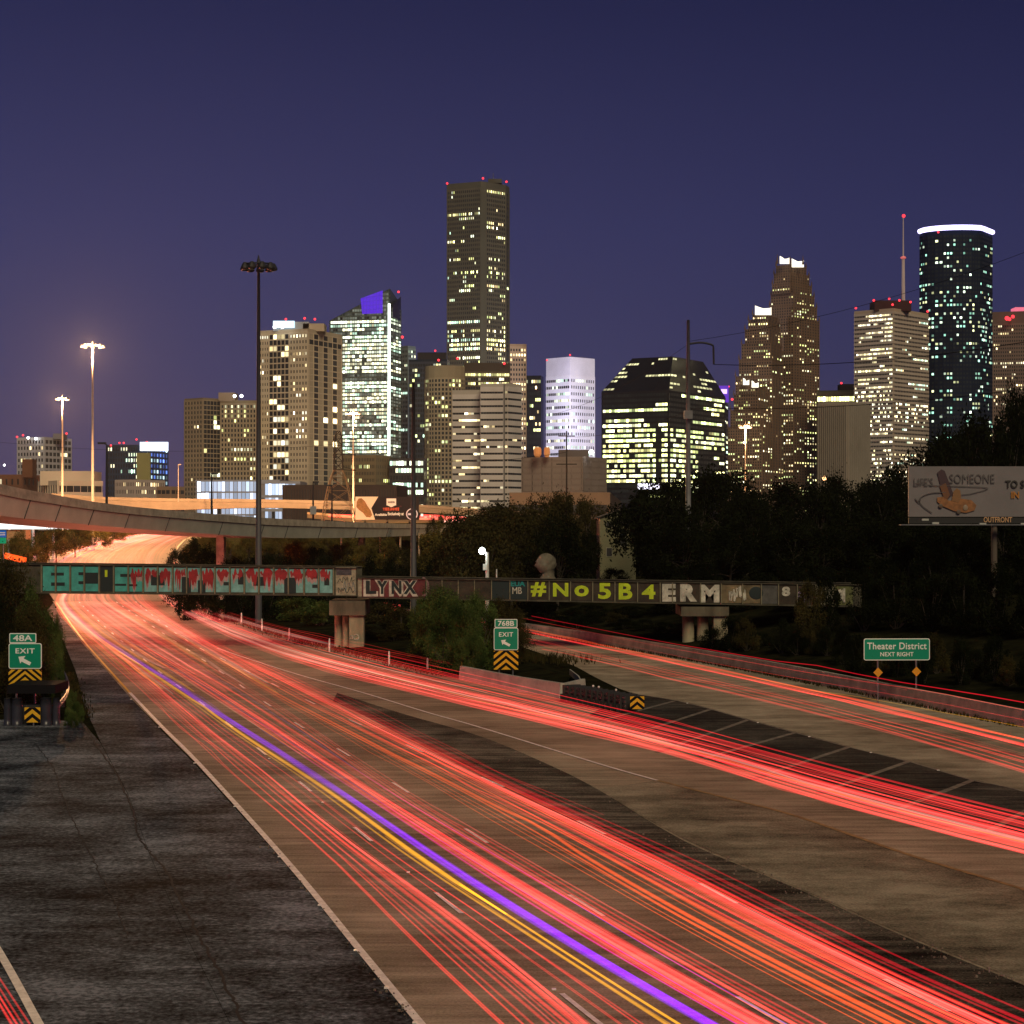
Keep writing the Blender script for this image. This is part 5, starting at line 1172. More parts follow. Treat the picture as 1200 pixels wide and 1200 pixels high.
bpoly(sand[::-1] if False else sand[::-1], mat('billboard_toast', (.32, .12, .03), .6, emit=(.6, .2, .04), es=.3, var=.4, scale=1.5), 'sandwich_picture', .10)
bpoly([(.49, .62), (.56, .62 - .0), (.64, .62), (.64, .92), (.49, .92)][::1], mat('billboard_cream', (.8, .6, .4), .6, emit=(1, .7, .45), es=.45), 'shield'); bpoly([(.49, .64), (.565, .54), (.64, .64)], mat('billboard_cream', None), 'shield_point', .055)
RB = random.Random(3)
def illegible(u0, u1, v, h_, n, m):
    b = MB()
    for k in range(n):
        u = lerp(u0, u1, (k + .5) / n); hh = h_ * RB.uniform(.7, 1)
        b.box((bbp(u, v)[0], Yb - .12, bbp(u, v)[2]), ((u1 - u0) * wB / n * RB.uniform(.3, .75), .03, hh * hB)); b.box((bbp(u, v)[0], Yb - .12, bbp(u, v)[2] + RB.uniform(-.3, .3) * h_ * hB), ((u1 - u0) * wB / n * .85, .034, hh * hB * .25))
    b.build('lettering', m, t)
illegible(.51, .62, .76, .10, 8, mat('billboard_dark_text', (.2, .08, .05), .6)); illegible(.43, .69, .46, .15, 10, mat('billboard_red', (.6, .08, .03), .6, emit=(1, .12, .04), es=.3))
put_text('Available', 1, bbp(.40, .22, .1), mat('billboard_cream', None), t, width=wB * .19, height=hB * .11, off=.03, depth=.004)
put_text('Exclusively at', 1, bbp(.635, .24, .1), mat('billboard_cream', None), t, width=wB * .25, height=hB * .18, off=.03, depth=.004)
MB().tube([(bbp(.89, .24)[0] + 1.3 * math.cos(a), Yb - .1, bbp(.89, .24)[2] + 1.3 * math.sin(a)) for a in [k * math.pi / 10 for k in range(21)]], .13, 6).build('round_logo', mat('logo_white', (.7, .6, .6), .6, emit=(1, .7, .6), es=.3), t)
MB().box(bbp(.89, .24, .1), (1.9, .05, .5)).build('logo_bar', mat('logo_white', None), t)
MB().box(bbp(.5, -.05, .1), (wB, .8, .3)).build('catwalk', mat('orange_lit_concrete', None), t)
for u in (.15, .5, .85): MB().bar((bbp(u, 0)[0], Yb + .5, tz(0, Yb) - 4), (bbp(u, 0)[0], Yb + .5, A0.z + 1), .25).build('post', RUST, t)

Yr = 175; A0, A1 = Wp(1065, 605.5, Yr), Wp(1268, 546.5, Yr); wB, hB = A1.x - A0.x, A1.z - A0.z
t = thing('white_billboard', ((A0.x + A1.x) / 2, Yr, tz(A0.x, Yr)), 'dim white billboard with an orange car and a bottle, above the dark trees', 'billboard')
MB().box(((A0.x + A1.x) / 2, Yr + .2, (A0.z + A1.z) / 2), (wB, .3, hB)).build('panel', mat('billboard_white', (.17, .155, .16), .6, var=.08, scale=.5), t)
def bq(px, py, d=.08): q = Wp(px, py, Yr); return Vector((q.x, Yr - d, q.z))
def bp2(pix, m, name, d=.06):
    b = MB(); k = len(pix); f_ = [bq(x, y, d) for x, y in pix]; b.v = [tuple(p) for p in f_] + [tuple(p + Vector((0, .03, 0))) for p in f_]
    b.f = [tuple(range(k)), tuple(range(2 * k - 1, k - 1, -1))] + [(i, k + i, k + (i + 1) % k, (i + 1) % k) for i in range(k)]; b.build(name, m, t)
bp2([(1098, 554), (1103, 550), (1107, 552), (1117, 579), (1110, 585), (1103, 573)], mat('bottle_dark', (.06, .035, .04), .4), 'bottle_picture', .07)
bp2([(1101, 570), (1108, 566), (1113, 580), (1110, 585), (1106, 584)], mat('bottle_amber', (.16, .07, .03), .4), 'bottle_base', .10)
bp2([(1098, 583), (1106, 582), (1112, 587), (1124, 584), (1138, 586), (1144, 592), (1142, 598), (1132, 601), (1118, 599), (1104, 593), (1098, 588)], mat('orange_picture', (.26, .11, .035), .5, var=.3, scale=3), 'car_picture', .09)
bp2([(1115, 587), (1117, 576), (1121, 572), (1125, 575), (1126, 583), (1123, 589)], mat('amber_picture', (.22, .11, .04), .5), 'driver_picture', .12)
for x, y in ((1102, 593), (1123, 600)): MB().ball(bq(x, y, .14), .2, 10, 6, (1, .15, 1)).build('wheel_picture', mat('wheel_grey', (.10, .07, .05), .5), t)
MB().ball(bq(1131, 595, .13), .28, 10, 6, (.8, .15, 1)).build('lamp_picture', mat('lamp_cream', (.26, .2, .14), .5), t)
PEN = mat('pencil_grey', (.105, .095, .095), .7)
put_text("LIFE'S", 1, bq(1082, 565), PEN, t, width=1.75, height=.78, depth=.004); put_text('SOMEONE', 1, bq(1139, 561), PEN, t, width=4.1, height=.85, depth=.004)
MB().tube(smooth([bq(1108, 577), (bq(1090, 578)), bq(1078, 584), bq(1080, 592), bq(1092, 601)], 5), .04, 5).build('pencil_curve', PEN, t)
MB().tube(smooth([bq(1072, 566), (bq(1098, 569)), bq(1130, 570), bq(1158, 572), bq(1140, 578), bq(1125, 580)], 5), .03, 5).build('pencil_curve', PEN, t)
MB().tube(smooth([bq(1076, 588), (bq(1072, 584)), bq(1077, 590), bq(1079, 583)], 3), .03, 5).build('pencil_curve', PEN, t)
put_text('TO S', 1, bq(1189, 567.5), mat('black_print', (.02, .018, .015), .6), t, width=1.75, height=.72, off=.03, depth=.004)
put_text('IN', 1, bq(1189.5, 580), mat('orange_print', (.42, .17, .02), .6), t, width=.72, height=.62, off=.03, depth=.004)
MB().box(((A0.x + A1.x) / 2, Yr + .1, Wp(0, 610, Yr).z), (wB, .3, .55)).build('apron', mat('apron_dark', (.01, .01, .01), .6), t)
MB().box(((A0.x + A1.x) / 2 - .6, Yr - .9, Wp(0, 615, Yr).z), (wB + .8, .9, .08)).build('catwalk', GALV, t)
put_text('OUTFRONT', 1, bq(1169, 609, .12), mat('sign_lettering_orange', (.5, .3, .15), .5), t, width=2.6, height=.5, off=.02, depth=.004)
for x, y in ((1081, 609), (1093, 613), (1148, 614), (1196, 614)): MB().box(bq(x, y, 1.1), (.6, .3, .18)).build('floodlight_box', mat('pale_box', (.4, .42, .38), .5), t)
MB().bar((bq(1167, 0).x, Yr + .6, tz(A0.x, Yr) - .3), (bq(1167, 0).x, Yr + .6, Wp(0, 608, Yr).z), .28, n=12).build('post', mat('brown_post', (.10, .08, .06), .7), t)

# ------------------------------------------------------------------ trees and shrubs
def leafmat(name, a, b_, sc_=.5):
    return mat(name, a, .8, col2=b_, scale=sc_, detail=3, spec=.0)
LF = [leafmat('leaf_dark_green', (.004, .006, .003), (.014, .018, .008)), leafmat('leaf_lit_olive', (.05, .045, .012), (.18, .14, .035)), leafmat('leaf_bright_green', (.018, .034, .010), (.09, .13, .035), .8), leafmat('leaf_dark_olive', (.016, .016, .007), (.060, .050, .018))]  # both olive leaf tones raised to carry orange lamp light
BARK = mat('bark', (.05, .04, .03), .95, var=.4, scale=2)
TREES = {}
def tree_proto(kind, seed, n, leaf, bushy):
    r = random.Random(seed); b = MB(); cl = []
    nc_ = 38 if not bushy else 36
    for k in range(nc_):
        th = r.uniform(0, 2 * math.pi); zf = r.random(); rad = (math.sin(math.pi * min(1, .18 + zf * .78)) ** .6) * (.56 if not bushy else .58) * r.uniform(.15, 1.0) ** .6
        z0 = (.24 + .66 * zf) if not bushy else (.05 + .82 * zf)
        cl.append((Vector((rad * math.cos(th), rad * math.sin(th), z0)), r.uniform(.10, .2)))
    for k in range(n):
        c, cr = cl[int(r.random() * nc_)]
        d = Vector((r.gauss(0, 1), r.gauss(0, 1), r.gauss(0, 1))).normalized() * cr * (r.random() ** .4) * (1 + .9 * r.random() * (r.random() < .16))
        p = c + d; p.z = max(p.z, .02)
        a = Vector((r.gauss(0, 1), r.gauss(0, 1), r.gauss(0, .6))).normalized(); q = a.cross(Vector((r.gauss(0, 1), r.gauss(0, 1), r.gauss(0, 1)))).normalized()
        s_ = leaf * r.uniform(.5, 1.3)
        b.quad(p - a * s_, p - q * s_ * .45, p + a * s_, p + q * s_ * .45)
    me = D.meshes.new('crown'); me.from_pydata(b.v, [], b.f); me.update()
    tb = MB()
    if not bushy:
        tb.tube([(0, 0, -.03), (.008, 0, .15), (.0, .01, .34), (.02, 0, .62)], [.028, .022, .016, .006], 8)
        for c, cr in cl[:14]:
            z = r.uniform(.22, .5); m_ = lerp(Vector((0, 0, z)), c, .5) + Vector((0, 0, .03)); tb.tube([(0.004, .004, z), m_, c], [.012, .008, .003], 5)
    else:
        for c, cr in cl[:9]: tb.tube([(c.x * .1, c.y * .1, -.02), c * .55, c], [.014, .009, .003], 5)
    mt_ = D.meshes.new('trunk'); mt_.from_pydata(tb.v, [], tb.f); mt_.update(); mt_.materials.append(BARK)
    return me, mt_
def get_tree(kind, var, mi):
    key = (kind, var, mi)
    if key not in TREES:
        base = (kind, var)
        if base not in TREES:
            n, leaf = {'far': (11000, .022), 'near': (15000, .011), 'bush': (9000, .024), 'nearbush': (26000, .014)}[kind]
            TREES[base] = tree_proto(kind, var * 13 + len(kind), n, leaf, 'bush' in kind)
        me, mt_ = TREES[base]; m2 = me.copy(); m2.materials.append(LF[mi]); TREES[key] = (m2, mt_)
    return TREES[key]
tr = random.Random(11)
def tree(px, ytop, Y, wpx, label, mi=0, kind='far', name='tree', group=None, cat='tree', zb=None, var=None, depth=1.0):
    x = (px - 600) / F * Y; z0 = tz(x, Y) if zb is None else zb; hgt = max(1.0, H - (ytop - HY) / F * Y - z0); wd = wpx / F * Y
    me, mt_ = get_tree(kind, tr.randrange(5) if var is None else var, mi)
    t = thing(name, (x, Y, z0), label, cat, group, tr.uniform(0, 6.28)); t.scale = (wd / 1.25, wd / 1.25 * depth, hgt / 1.0)
    for nm, m_ in (('crown', me), ('trunk' if kind in ('far', 'near') else 'stem', mt_)):
        o = D.objects.new(nm, m_); C.objects.link(o); o.parent = t
    return t
# dark row right of the bridge middle
top = [(545, 592), (575, 584), (603, 578), (632, 576), (660, 574), (690, 578), (722, 590), (748, 566), (768, 558), (795, 548), (822, 541), (850, 546), (876, 560), (905, 568), (932, 562), (960, 560), (988, 552), (1012, 556), (1035, 552), (1056, 556), (1086, 512), (1112, 500), (1138, 478), (1160, 488), (1184, 462), (1210, 466)]
for k, (px, yt) in enumerate(top):
    if 695 < px < 762: continue
    Y = (245 if px < 740 else 235 if px < 1070 else 250) + (k % 3) * 14
    if 745 <= px < 770: Y = 205
    tree(px, yt + (7 if px < 1060 else 0) + tr.uniform(-7, 7), Y, 66 + 26 * (k % 3) if not 650 < px < 760 else 58, 'broad dark tree in the unlit row behind the rail bridge', 3 if px < 700 else 0, group='dark trees behind the rail bridge')
for k in range(26):        # second, lower fill
    px = 545 + k * 26 + tr.uniform(-6, 6)
    if 668 < px < 775: continue
    tree(px, 606 + tr.uniform(-8, 22), 200 + tr.uniform(-6, 12), 85, 'lower dark tree in front of the taller unlit row', 0 if px > 640 else 3, group='lower dark trees behind the rail bridge')
for k in range(16):
    px = 690 + k * 34 + tr.uniform(-8, 8)
    if px < 770: continue
    yt = 672 + tr.uniform(-10, 6); 
    tree(px, yt if px < 990 else 640 + tr.uniform(-20, 20), 178 + tr.uniform(-3, 6), 60, 'dark shrub crowding the back of the rail bridge', 0, 'bush', 'shrub', 'dark shrubs behind the rail bridge', 'shrub')
tree(722, 664, 212, 40, 'dark shrub hiding the foot of the pale house', 0, 'bush', 'shrub', None, 'shrub')
tree(758, 572, 216, 44, 'dark tree overlapping the right side of the pale house', 0); tree(690, 622, 216, 34, 'dark bushy tree just left of the pale house', 0)
# in front of the right end of the bridge and on the bank
for px, yt, Y, wd_, mi in ((948, 676, 150, 44, 3), (968, 664, 153, 40, 0), (1012, 668, 150, 44, 0), (1050, 664, 148, 60, 0), (1090, 668, 144, 60, 0), (1130, 662, 140, 66, 0), (1172, 660, 136, 66, 0), (1210, 664, 132, 60, 0)):
    tree(px, yt, Y, wd_, 'dark leafy bush on the bank covering the right end of the rail bridge', mi, 'bush', 'shrub', 'bushes over the right end of the bridge', 'shrub')
for k in range(30):
    u = k / 29; px = 640 + u * 560; Yw = interp(px, [(620, 186), (780, 156), (900, 137), (1013, 121.5), (1200, 102)]) + tr.uniform(4, 13)
    tree(px + tr.uniform(-6, 6), interp(px, [(620, 716), (780, 722), (900, 728), (1013, 735), (1200, 752)]) + tr.uniform(-6, 22), Yw + 1.5, 34, 'low dark scrub bush on the bank behind the tan concrete barrier', 0 if k % 4 else 3, 'bush', 'scrub_bush', 'scrub on the bank behind the barrier', 'bush')
# island bushes under and beside the bridge
for px, yt, Y, wd_, mi in ((520, 684, 140, 86, 2), (535, 700, 132, 70, 2), (497, 700, 146, 44, 2), (560, 692, 134, 60, 2), (588, 700, 139, 70, 3), (552, 740, 130, 40, 2), (600, 716, 134, 44, 3)):
    tree(px, yt, Y, wd_, 'large leafy bush behind exit sign 768B on the island', mi, 'nearbush', 'bush', 'large bushes behind exit sign 768B', 'bush', zb=.3)
tree(495, 722, 141, 16, 'small yellow green lit shrub at the left edge of the large bush', 2, 'nearbush', 'bush', None, 'bush', zb=.3)
for px, yt, Y, wd_ in ((262, 700, 262, 36), (285, 702, 240, 44), (290, 704, 225, 70), (322, 700, 208, 60), (352, 698, 200, 70), (378, 704, 190, 60), (440, 704, 190, 70), (470, 712, 178, 60), (412, 706, 205, 60), (425, 735, 172, 46), (462, 740, 164, 46)):
    tree(px, yt, Y, wd_, 'green bush on the island seen beneath the rail bridge', 3 if px > 400 else 2, 'bush', 'bush', 'bushes seen beneath the bridge', 'bush', zb=.4)
for px, yt, Y, wd_ in ((640, 706, 195, 60), (690, 708, 190, 60), (740, 712, 186, 60), (790, 712, 184, 60), (870, 716, 176, 60), (930, 712, 170, 60)):
    tree(px, yt, Y, wd_, 'dark bush in the shadow beneath the right part of the rail bridge', 0, 'bush', 'bush', 'bushes in the shadow beneath the bridge', 'bush')
# big left bush
for px, yt, Y, wd_, mi in ((14, 652, 116, 100, 3), (42, 676, 113, 60, 2), (-14, 690, 108, 80, 0), (30, 700, 110, 70, 3), (50, 730, 112, 40, 2), (10, 745, 106, 70, 3), (66, 718, 124, 24, 2)):
    tree(px, yt, Y, wd_, 'big dark bush at the left edge behind exit sign 48A', mi, 'nearbush', 'bush', 'big bushes behind exit sign 48A', 'bush', zb=0)
for px, yt, Y, wd_ in ((84, 806, 106, 16), (90, 822, 103, 14), (80, 830, 100, 14), (95, 835, 101, 10), (86, 840, 99, 14)):
    tree(px, yt, Y, wd_, 'small weed clump at the shoulder edge beside the guardrail', 2, 'bush', 'weed_clump', 'weed clumps beside the guardrail', 'plant', zb=0)
# orange lit trees around the far freeway and under the flyover
for px, yt, Y, wd_ in ((22, 622, 350, 30), (48, 622, 380, 40), (66, 617, 400, 44), (88, 615, 430, 44), (110, 618, 470, 44), (132, 618, 520, 40), (152, 617, 570, 36), (38, 640, 345, 36)):
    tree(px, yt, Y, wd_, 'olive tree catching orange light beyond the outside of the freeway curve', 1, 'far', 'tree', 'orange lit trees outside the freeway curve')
for px, yt, Y, wd_, mi in ((208, 640, 300, 34, 0), (225, 632, 290, 44, 0), (245, 640, 270, 40, 0), (272, 650, 262, 44, 0), (300, 650, 255, 44, 0), (322, 645, 250, 40, 0)):
    tree(px, yt, Y, wd_, 'dark shrub between the far freeway and the tall dark mast', mi, 'bush', 'shrub', 'dark shrubs left of the mast', 'shrub')
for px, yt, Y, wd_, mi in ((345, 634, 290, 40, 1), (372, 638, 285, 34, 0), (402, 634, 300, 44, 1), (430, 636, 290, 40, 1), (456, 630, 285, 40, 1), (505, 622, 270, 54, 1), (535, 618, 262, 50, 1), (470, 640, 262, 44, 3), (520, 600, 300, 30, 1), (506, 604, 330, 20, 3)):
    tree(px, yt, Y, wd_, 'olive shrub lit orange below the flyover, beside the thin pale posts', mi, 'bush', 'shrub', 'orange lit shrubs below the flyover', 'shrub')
for k in range(17):
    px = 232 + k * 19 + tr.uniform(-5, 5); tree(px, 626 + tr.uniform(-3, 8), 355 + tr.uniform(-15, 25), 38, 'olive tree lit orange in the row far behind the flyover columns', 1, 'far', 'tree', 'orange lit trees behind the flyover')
for k in range(14):
    px = 215 + k * 24; tree(px, 655 + tr.uniform(-4, 4), 205 + tr.uniform(-5, 15), 44, 'black shrub just above the top edge of the rail bridge', 0, 'bush', 'shrub', 'black shrubs above the bridge edge', 'shrub')
# small flowers of light: distant tail lights glimpsed under the bridge are part of the trails below
# grass tufts along pavement edges as one ground cover object
gm = MB(); gr_ = random.Random(5)
def tufts(P, n, spread, h_, zb=.0):
    for k in range(n):
        i = gr_.randrange(len(P) - 1); q = lerp(P[i], P[i + 1], gr_.random()); q = q + Vector((gr_.gauss(0, spread), gr_.gauss(0, spread), zb))
        for m_ in range(5):
            a = gr_.uniform(0, 6.28); l_ = h_ * gr_.uniform(.5, 1.3); d = Vector((math.cos(a), math.sin(a), 0)) * l_ * .4; s_ = Vector((-math.sin(a), math.cos(a), 0)) * .03
            gm.poly([q - s_, q + s_, q + d + Vector((0, 0, l_))])
tufts([Gp(78, 790), Gp(88, 815), Gp(98, 842)], 500, .28, .2); tufts([p - Vector((1.2, -1.2, 0)) for p in smooth(gl(CURB[1:7]), 3)], 900, .5, .3, .1)
tufts([Vector((x - .5, y, 0)) for y, x in XW[2:7]], 700, .12, .22); tufts([Gp(560, 782), Gp(620, 778), Gp(660, 784)], 500, 1.6, .5, .4)
for q in (): pass
gm.build('weeds', LF[3], kind='stuff')
# pebbles and litter along the edge line and median
lm = MB()
for pts, n, sp in ((LEFT[4:8], 170, .16), (WA, 140, .5), (BB[1:5], 260, .35)):
    P = smooth(gl(pts), 6)
    for k in range(n):
        i = gr_.randrange(len(P) - 1); q = lerp(P[i], P[i + 1], gr_.random()) + Vector((-abs(gr_.gauss(0, sp)), gr_.gauss(0, sp), .03)); r_ = .008 + .035 * gr_.random() ** 3
        lm.ball(q, r_, 5, 3)
lm.build('gravel', mat('pale_gravel', (.16, .14, .11), .9, var=.5, scale=5), kind='stuff')

# ------------------------------------------------------------------ tail light trails
ZT = .8
def guide(pix, far=None, z=ZT):
    P = [Gp(x, y, z) for x, y in pix]; P.sort(key=lambda p: p.y)
    d = [(p.y, p.x) for p in P if p.y < 262]
    if far is not None:
        for (y, xl), (_, xr) in list(zip(FL, FR))[1:]: d.append((y, lerp(xl + 2.5, xr - 2.5, far)))
    return d
def mirrored(p): return p
GA = guide([(60, 711), (80, 731), (100, 750), (132, 778), (184, 825), (222, 860), (263, 899), (300, 925), (350, 970), (400, 1013), (450, 1067), (500, 1113), (550, 1160), (590, 1197), (700, 1296)], .02)
GB = guide([(64, 705), (84, 727), (110, 748), (150, 780), (200, 825), (250, 868), (300, 907), (400, 993), (500, 1067), (600, 1150), (655, 1197), (770, 1296)], .12)
GP = guide([(66, 697), (82, 717), (112, 746), (140, 762), (160, 775), (190, 792), (225, 815), (250, 832), (282, 855), (300, 865), (350, 895), (400, 928), (450, 963), (500, 1000), (550, 1033), (600, 1062), (650, 1093), (700, 1125), (800, 1182), (830, 1199), (1000, 1296)], .22)
GM = guide([(100, 697), (140, 722), (200, 758), (270, 800), (330, 836), (400, 885), (480, 940), (560, 985), (660, 1045), (760, 1105), (850, 1155), (930, 1200), (1110, 1296)], .45)
GO = guide([(130, 698), (200, 738), (300, 797), (333, 817), (400, 850), (500, 900), (590, 947), (700, 1008), (800, 1067), (900, 1120), (1000, 1170), (1063, 1199), (1260, 1296)], .6)
GR = guide([(160, 698), (200, 727), (250, 757), (330, 795), (393, 826), (467, 865), (513, 887), (590, 928), (700, 977), (800, 1023), (867, 1063), (967, 1110), (1067, 1163), (1150, 1199), (1380, 1296)], .8)
ML = guide([(180, 699), (215, 720), (250, 740), (325, 772), (400, 792), (475, 810), (550, 830), (650, 850), (780, 878), (900, 923), (1000, 950), (1100, 977), (1200, 1000), (1400, 1050)], .85)
MU = guide([(205, 699), (250, 716), (300, 733), (350, 745), (400, 757), (475, 772), (550, 790), (672, 819), (780, 843), (933, 888), (1067, 923), (1200, 955), (1400, 1005)], .99)
US = guide([(560, 727), (624, 741), (740, 766), (830, 785), (915, 802), (1040, 832), (1200, 871), (1400, 925)])
UL2 = guide([(560, 742), (624, 755), (700, 775), (780, 795), (870, 813), (965, 838), (1080, 866), (1200, 903), (1400, 965)])
UT = guide([(700, 741), (807, 763), (915, 782), (1040, 799), (1200, 829), (1400, 870)], None, 2.3)
def xat(G_, y): return interp(y, G_)
RED = [(1, .045, .04), (1, .07, .06), (1, .03, .05), (1, .10, .07)]
TM = {}
def tmat(kind, s):
    s = s * .9; key = 'trail_%s_%d' % (kind, round(s * 10))
    col = {'red': (1, .04, .035), 'deep': (1, .01, .03), 'pink': (1, .095, .08), 'white': (1, .42, .32), 'orange': (1, .085, .012), 'amber': (1, .42, .01), 'purple': (.22, .0, .85), 'violet': (.30, .0, .9), 'magenta': (.9, .02, .5)}[kind]
    return trail_mat(key, col, s)
tlr = random.Random(21)
LABEL = {'red': 'thin red tail light streak', 'deep': 'deep crimson tail light streak', 'pink': 'bright pink red tail light streak', 'white': 'whitish pink light streak', 'orange': 'orange red light streak', 'amber': 'amber yellow light streak', 'purple': 'purple blue light streak', 'violet': 'violet light streak', 'magenta': 'magenta light streak'}
FARTR = {}
def trail(G1, G2, u, r_, kind, s, where, y0=26, y1=800, dz=0, wob=.0, far=True, grp=None):
    ys = []; y = y0
    while y < y1: ys.append(y); y *= 1.045
    ys.append(y1)
    j_ = tlr.uniform(-.12, .35); r_ *= .74; dz += j_ if kind not in ('purple', 'amber', 'violet') else 0; ph = tlr.uniform(0, 50); bumps = [(tlr.uniform(60, 240), tlr.uniform(-.14, .14), tlr.uniform(2, 6)) for _ in range(4)]
    P = []
    for y in ys:
        x = sum(wt * lerp(xat(G1, y * fy), xat(G2, y * fy), u) for fy, wt in ((.84, .1), (.92, .2), (1, .4), (1.08, .2), (1.16, .1))) + wob * math.sin(y / 23 + ph) + .03 * math.sin(y / 5 + ph)
        z = (Zr(y) if y > 255 else 0) + ZT + dz + sum(a * math.exp(-((y - c) / w_) ** 2) for c, a, w_ in bumps)
        P.append((x, y, z))
    R_ = [r_ * min(1, .35 + i / 4) if y0 > 27 else r_ for i in range(len(P))]
    if where.startswith('on the'):          # the dense far mass of streaks nobody could count
        if 'exit ramp' not in where:
            m_ = tmat(kind, s); FARTR.setdefault(m_.name, (m_, MB()))[1].tube(P, R_, 6, cap=False, flat=.7); return None
    o = MB().tube(P, R_, 8, cap=False, flat=.7).build('light_trail', tmat(kind, s), smooth=True)
    o.visible_shadow = True
    return tag(o, LABEL[kind] + ' ' + where, 'light trail', (grp or LABEL[kind]) + 's ' + where)
wl = 'over the left lanes of the main freeway'; wm = 'over the middle lanes of the main freeway'; wr = 'over the right lanes of the main freeway'
# left lane cluster
for k in range(3): trail(GA, GB, -.02 + k * .03, .035, 'red', 1.1, wl, wob=.03)
for k in range(9): trail(GA, GB, .8 + tlr.gauss(0, .22), tlr.uniform(.03, .075), 'red' if k % 3 else 'pink', tlr.uniform(.6, 1.1), wl, wob=.04)
for k in range(11): trail(GA, GP, tlr.uniform(.0, .75), tlr.uniform(.02, .06), 'red', tlr.uniform(.4, .9), wl, y0=tlr.choice([84, 86, 90, 96]), wob=.05)
for k in range(6): trail(GB, GP, tlr.uniform(.1, .6), tlr.uniform(.018, .035), 'red', tlr.uniform(.5, 1.0), wl)
# amber and purple
trail(GB, GP, .82, .11, 'amber', 1.7, 'just left of the purple streak', y0=48); trail(GB, GP, .80, .05, 'amber', 1.3, 'just left of the purple streak', y0=26, y1=52); trail(GB, GP, .70, .05, 'amber', .9, 'just left of the purple streak'); trail(GP, GM, .32, .06, 'amber', .6, 'beside the middle lanes, far from the purple streak', y0=80)
trail(GB, GP, .74, .03, 'amber', .5, 'just left of the purple streak', y0=26, y1=60)
trail(GP, GM, 0, .17, 'purple', 1.0, 'crossing the middle of the freeway'); trail(GP, GM, .05, .10, 'purple', .8, 'crossing the middle of the freeway'); trail(GP, GM, -.03, .05, 'violet', .5, 'crossing the middle of the freeway'); trail(GP, GM, .07, .03, 'violet', .5, 'crossing the middle of the freeway')

# middle cluster
for k in range(19):
    u = tlr.choice([.36, .62, .97]) + max(-.15, tlr.gauss(0, .06)); trail(GP, GM, u, tlr.uniform(.02, .07), tlr.choice(['red', 'red', 'pink', 'deep']), tlr.uniform(.4, 1.0), wm, wob=.03)
for u in (.36, .6, .98): trail(GP, GM, u, .06, 'pink', .7, wm)
for k in range(5): trail(GP, GM, tlr.uniform(.3, 1.0), .08, 'red', .4, wm, y0=tlr.choice([60, 75, 90, 110]))
for k in range(3): trail(GP, GM, tlr.uniform(.3, 1.0), .02, 'violet', .5, wm)
# between middle and orange
for u in (.55, .62, .72): trail(GM, GO, u, .022, 'orange', .8, wr)
# orange cluster and right edge cluster
trail(GO, GR, .0, .09, 'orange', 1.1, wr); trail(GO, GR, -.12, .05, 'orange', 1.0, wr); trail(GO, GR, .07, .05, 'orange', .8, wr)
for k in range(20): trail(GO, GR, tlr.uniform(.15, .95), tlr.uniform(.018, .05), tlr.choice(['red', 'deep', 'orange']), tlr.uniform(.35, .8), wr, wob=.02)
for k in range(6): trail(GO, GR, .92 + tlr.gauss(0, .05), tlr.uniform(.04, .08), 'red', tlr.uniform(.6, 1.1), wr)
trail(GO, GR, .88, .04, 'white', .4, wr)
for k in range(12): trail(GO, GR, 1.0 + tlr.uniform(0, .13), .04, 'deep', .35, wr, y0=26 if k % 2 else 60, dz=tlr.uniform(0, .4))
for k in range(7): trail(GO, GR, tlr.uniform(.8, 1.25), tlr.uniform(.05, .09), 'red', tlr.uniform(.5, .9), wr, y0=tlr.choice([100, 103, 106]))
for k in range(110):
    Ga, Gb = tlr.choice([(GA, GB), (GB, GP), (GP, GM), (GP, GM), (GM, GO), (GO, GR)]); trail(Ga, Gb, tlr.random(), tlr.uniform(.12, .24), tlr.choice(['pink', 'white', 'white', 'red', 'pink', 'amber']), tlr.uniform(.5, .95), 'on the freeway just before it passes under the bridge', y0=tlr.uniform(110, 175))
for k in range(34):
    trail(GA, GR, tlr.uniform(.0, 1.02), tlr.uniform(.16, .34), tlr.choice(['pink', 'white', 'orange', 'red', 'amber', 'pink']), tlr.uniform(.8, 1.5), 'on the far curve above the rail bridge', y0=tlr.uniform(330, 420), y1=tlr.uniform(620, 820), wob=.2)
for k in range(3): trail(GA, GR, .10 + .012 * k, .22, 'purple', .9, 'on the far curve above the rail bridge', y0=380, y1=560)
for k in range(64):
    Ga, Gb = tlr.choice([(GA, GB), (GB, GP), (GP, GM), (GM, GO), (GO, GR), (ML, MU)]); trail(Ga, Gb, tlr.random(), tlr.uniform(.2, .38), tlr.choice(['pink', 'white', 'white', 'red', 'pink']), tlr.uniform(.6, 1.0), 'on the stretch right under the rail bridge', y0=tlr.uniform(150, 205))
# joining roadway in the middle
wj = 'over the joining roadway in the middle'
for k in range(12): trail(ML, MU, abs(tlr.gauss(.0, .16)) , tlr.uniform(.04, .085), tlr.choice(['pink', 'pink', 'white', 'red']), tlr.uniform(.35, .7), wj, wob=.03)
for k in range(24): trail(ML, MU, tlr.uniform(.02, .55), tlr.uniform(.03, .08), tlr.choice(['red', 'pink', 'red', 'deep']), tlr.uniform(.35, .8), wj, wob=.03)
for k in range(14): trail(ML, MU, tlr.uniform(.5, 1.0), tlr.uniform(.02, .045), tlr.choice(['red', 'deep']), tlr.uniform(.5, .9), wj, wob=.03)
for k in range(5): trail(ML, MU, tlr.uniform(1.0, 1.12), .03, 'red', .7, wj, y0=130)
for k in range(20): trail(ML, MU, abs(tlr.gauss(.12, .14)), tlr.uniform(.06, .13), tlr.choice(['white', 'white', 'pink']), tlr.uniform(.4, .8), 'on the joining roadway close to the bridge', y0=tlr.uniform(105, 160))
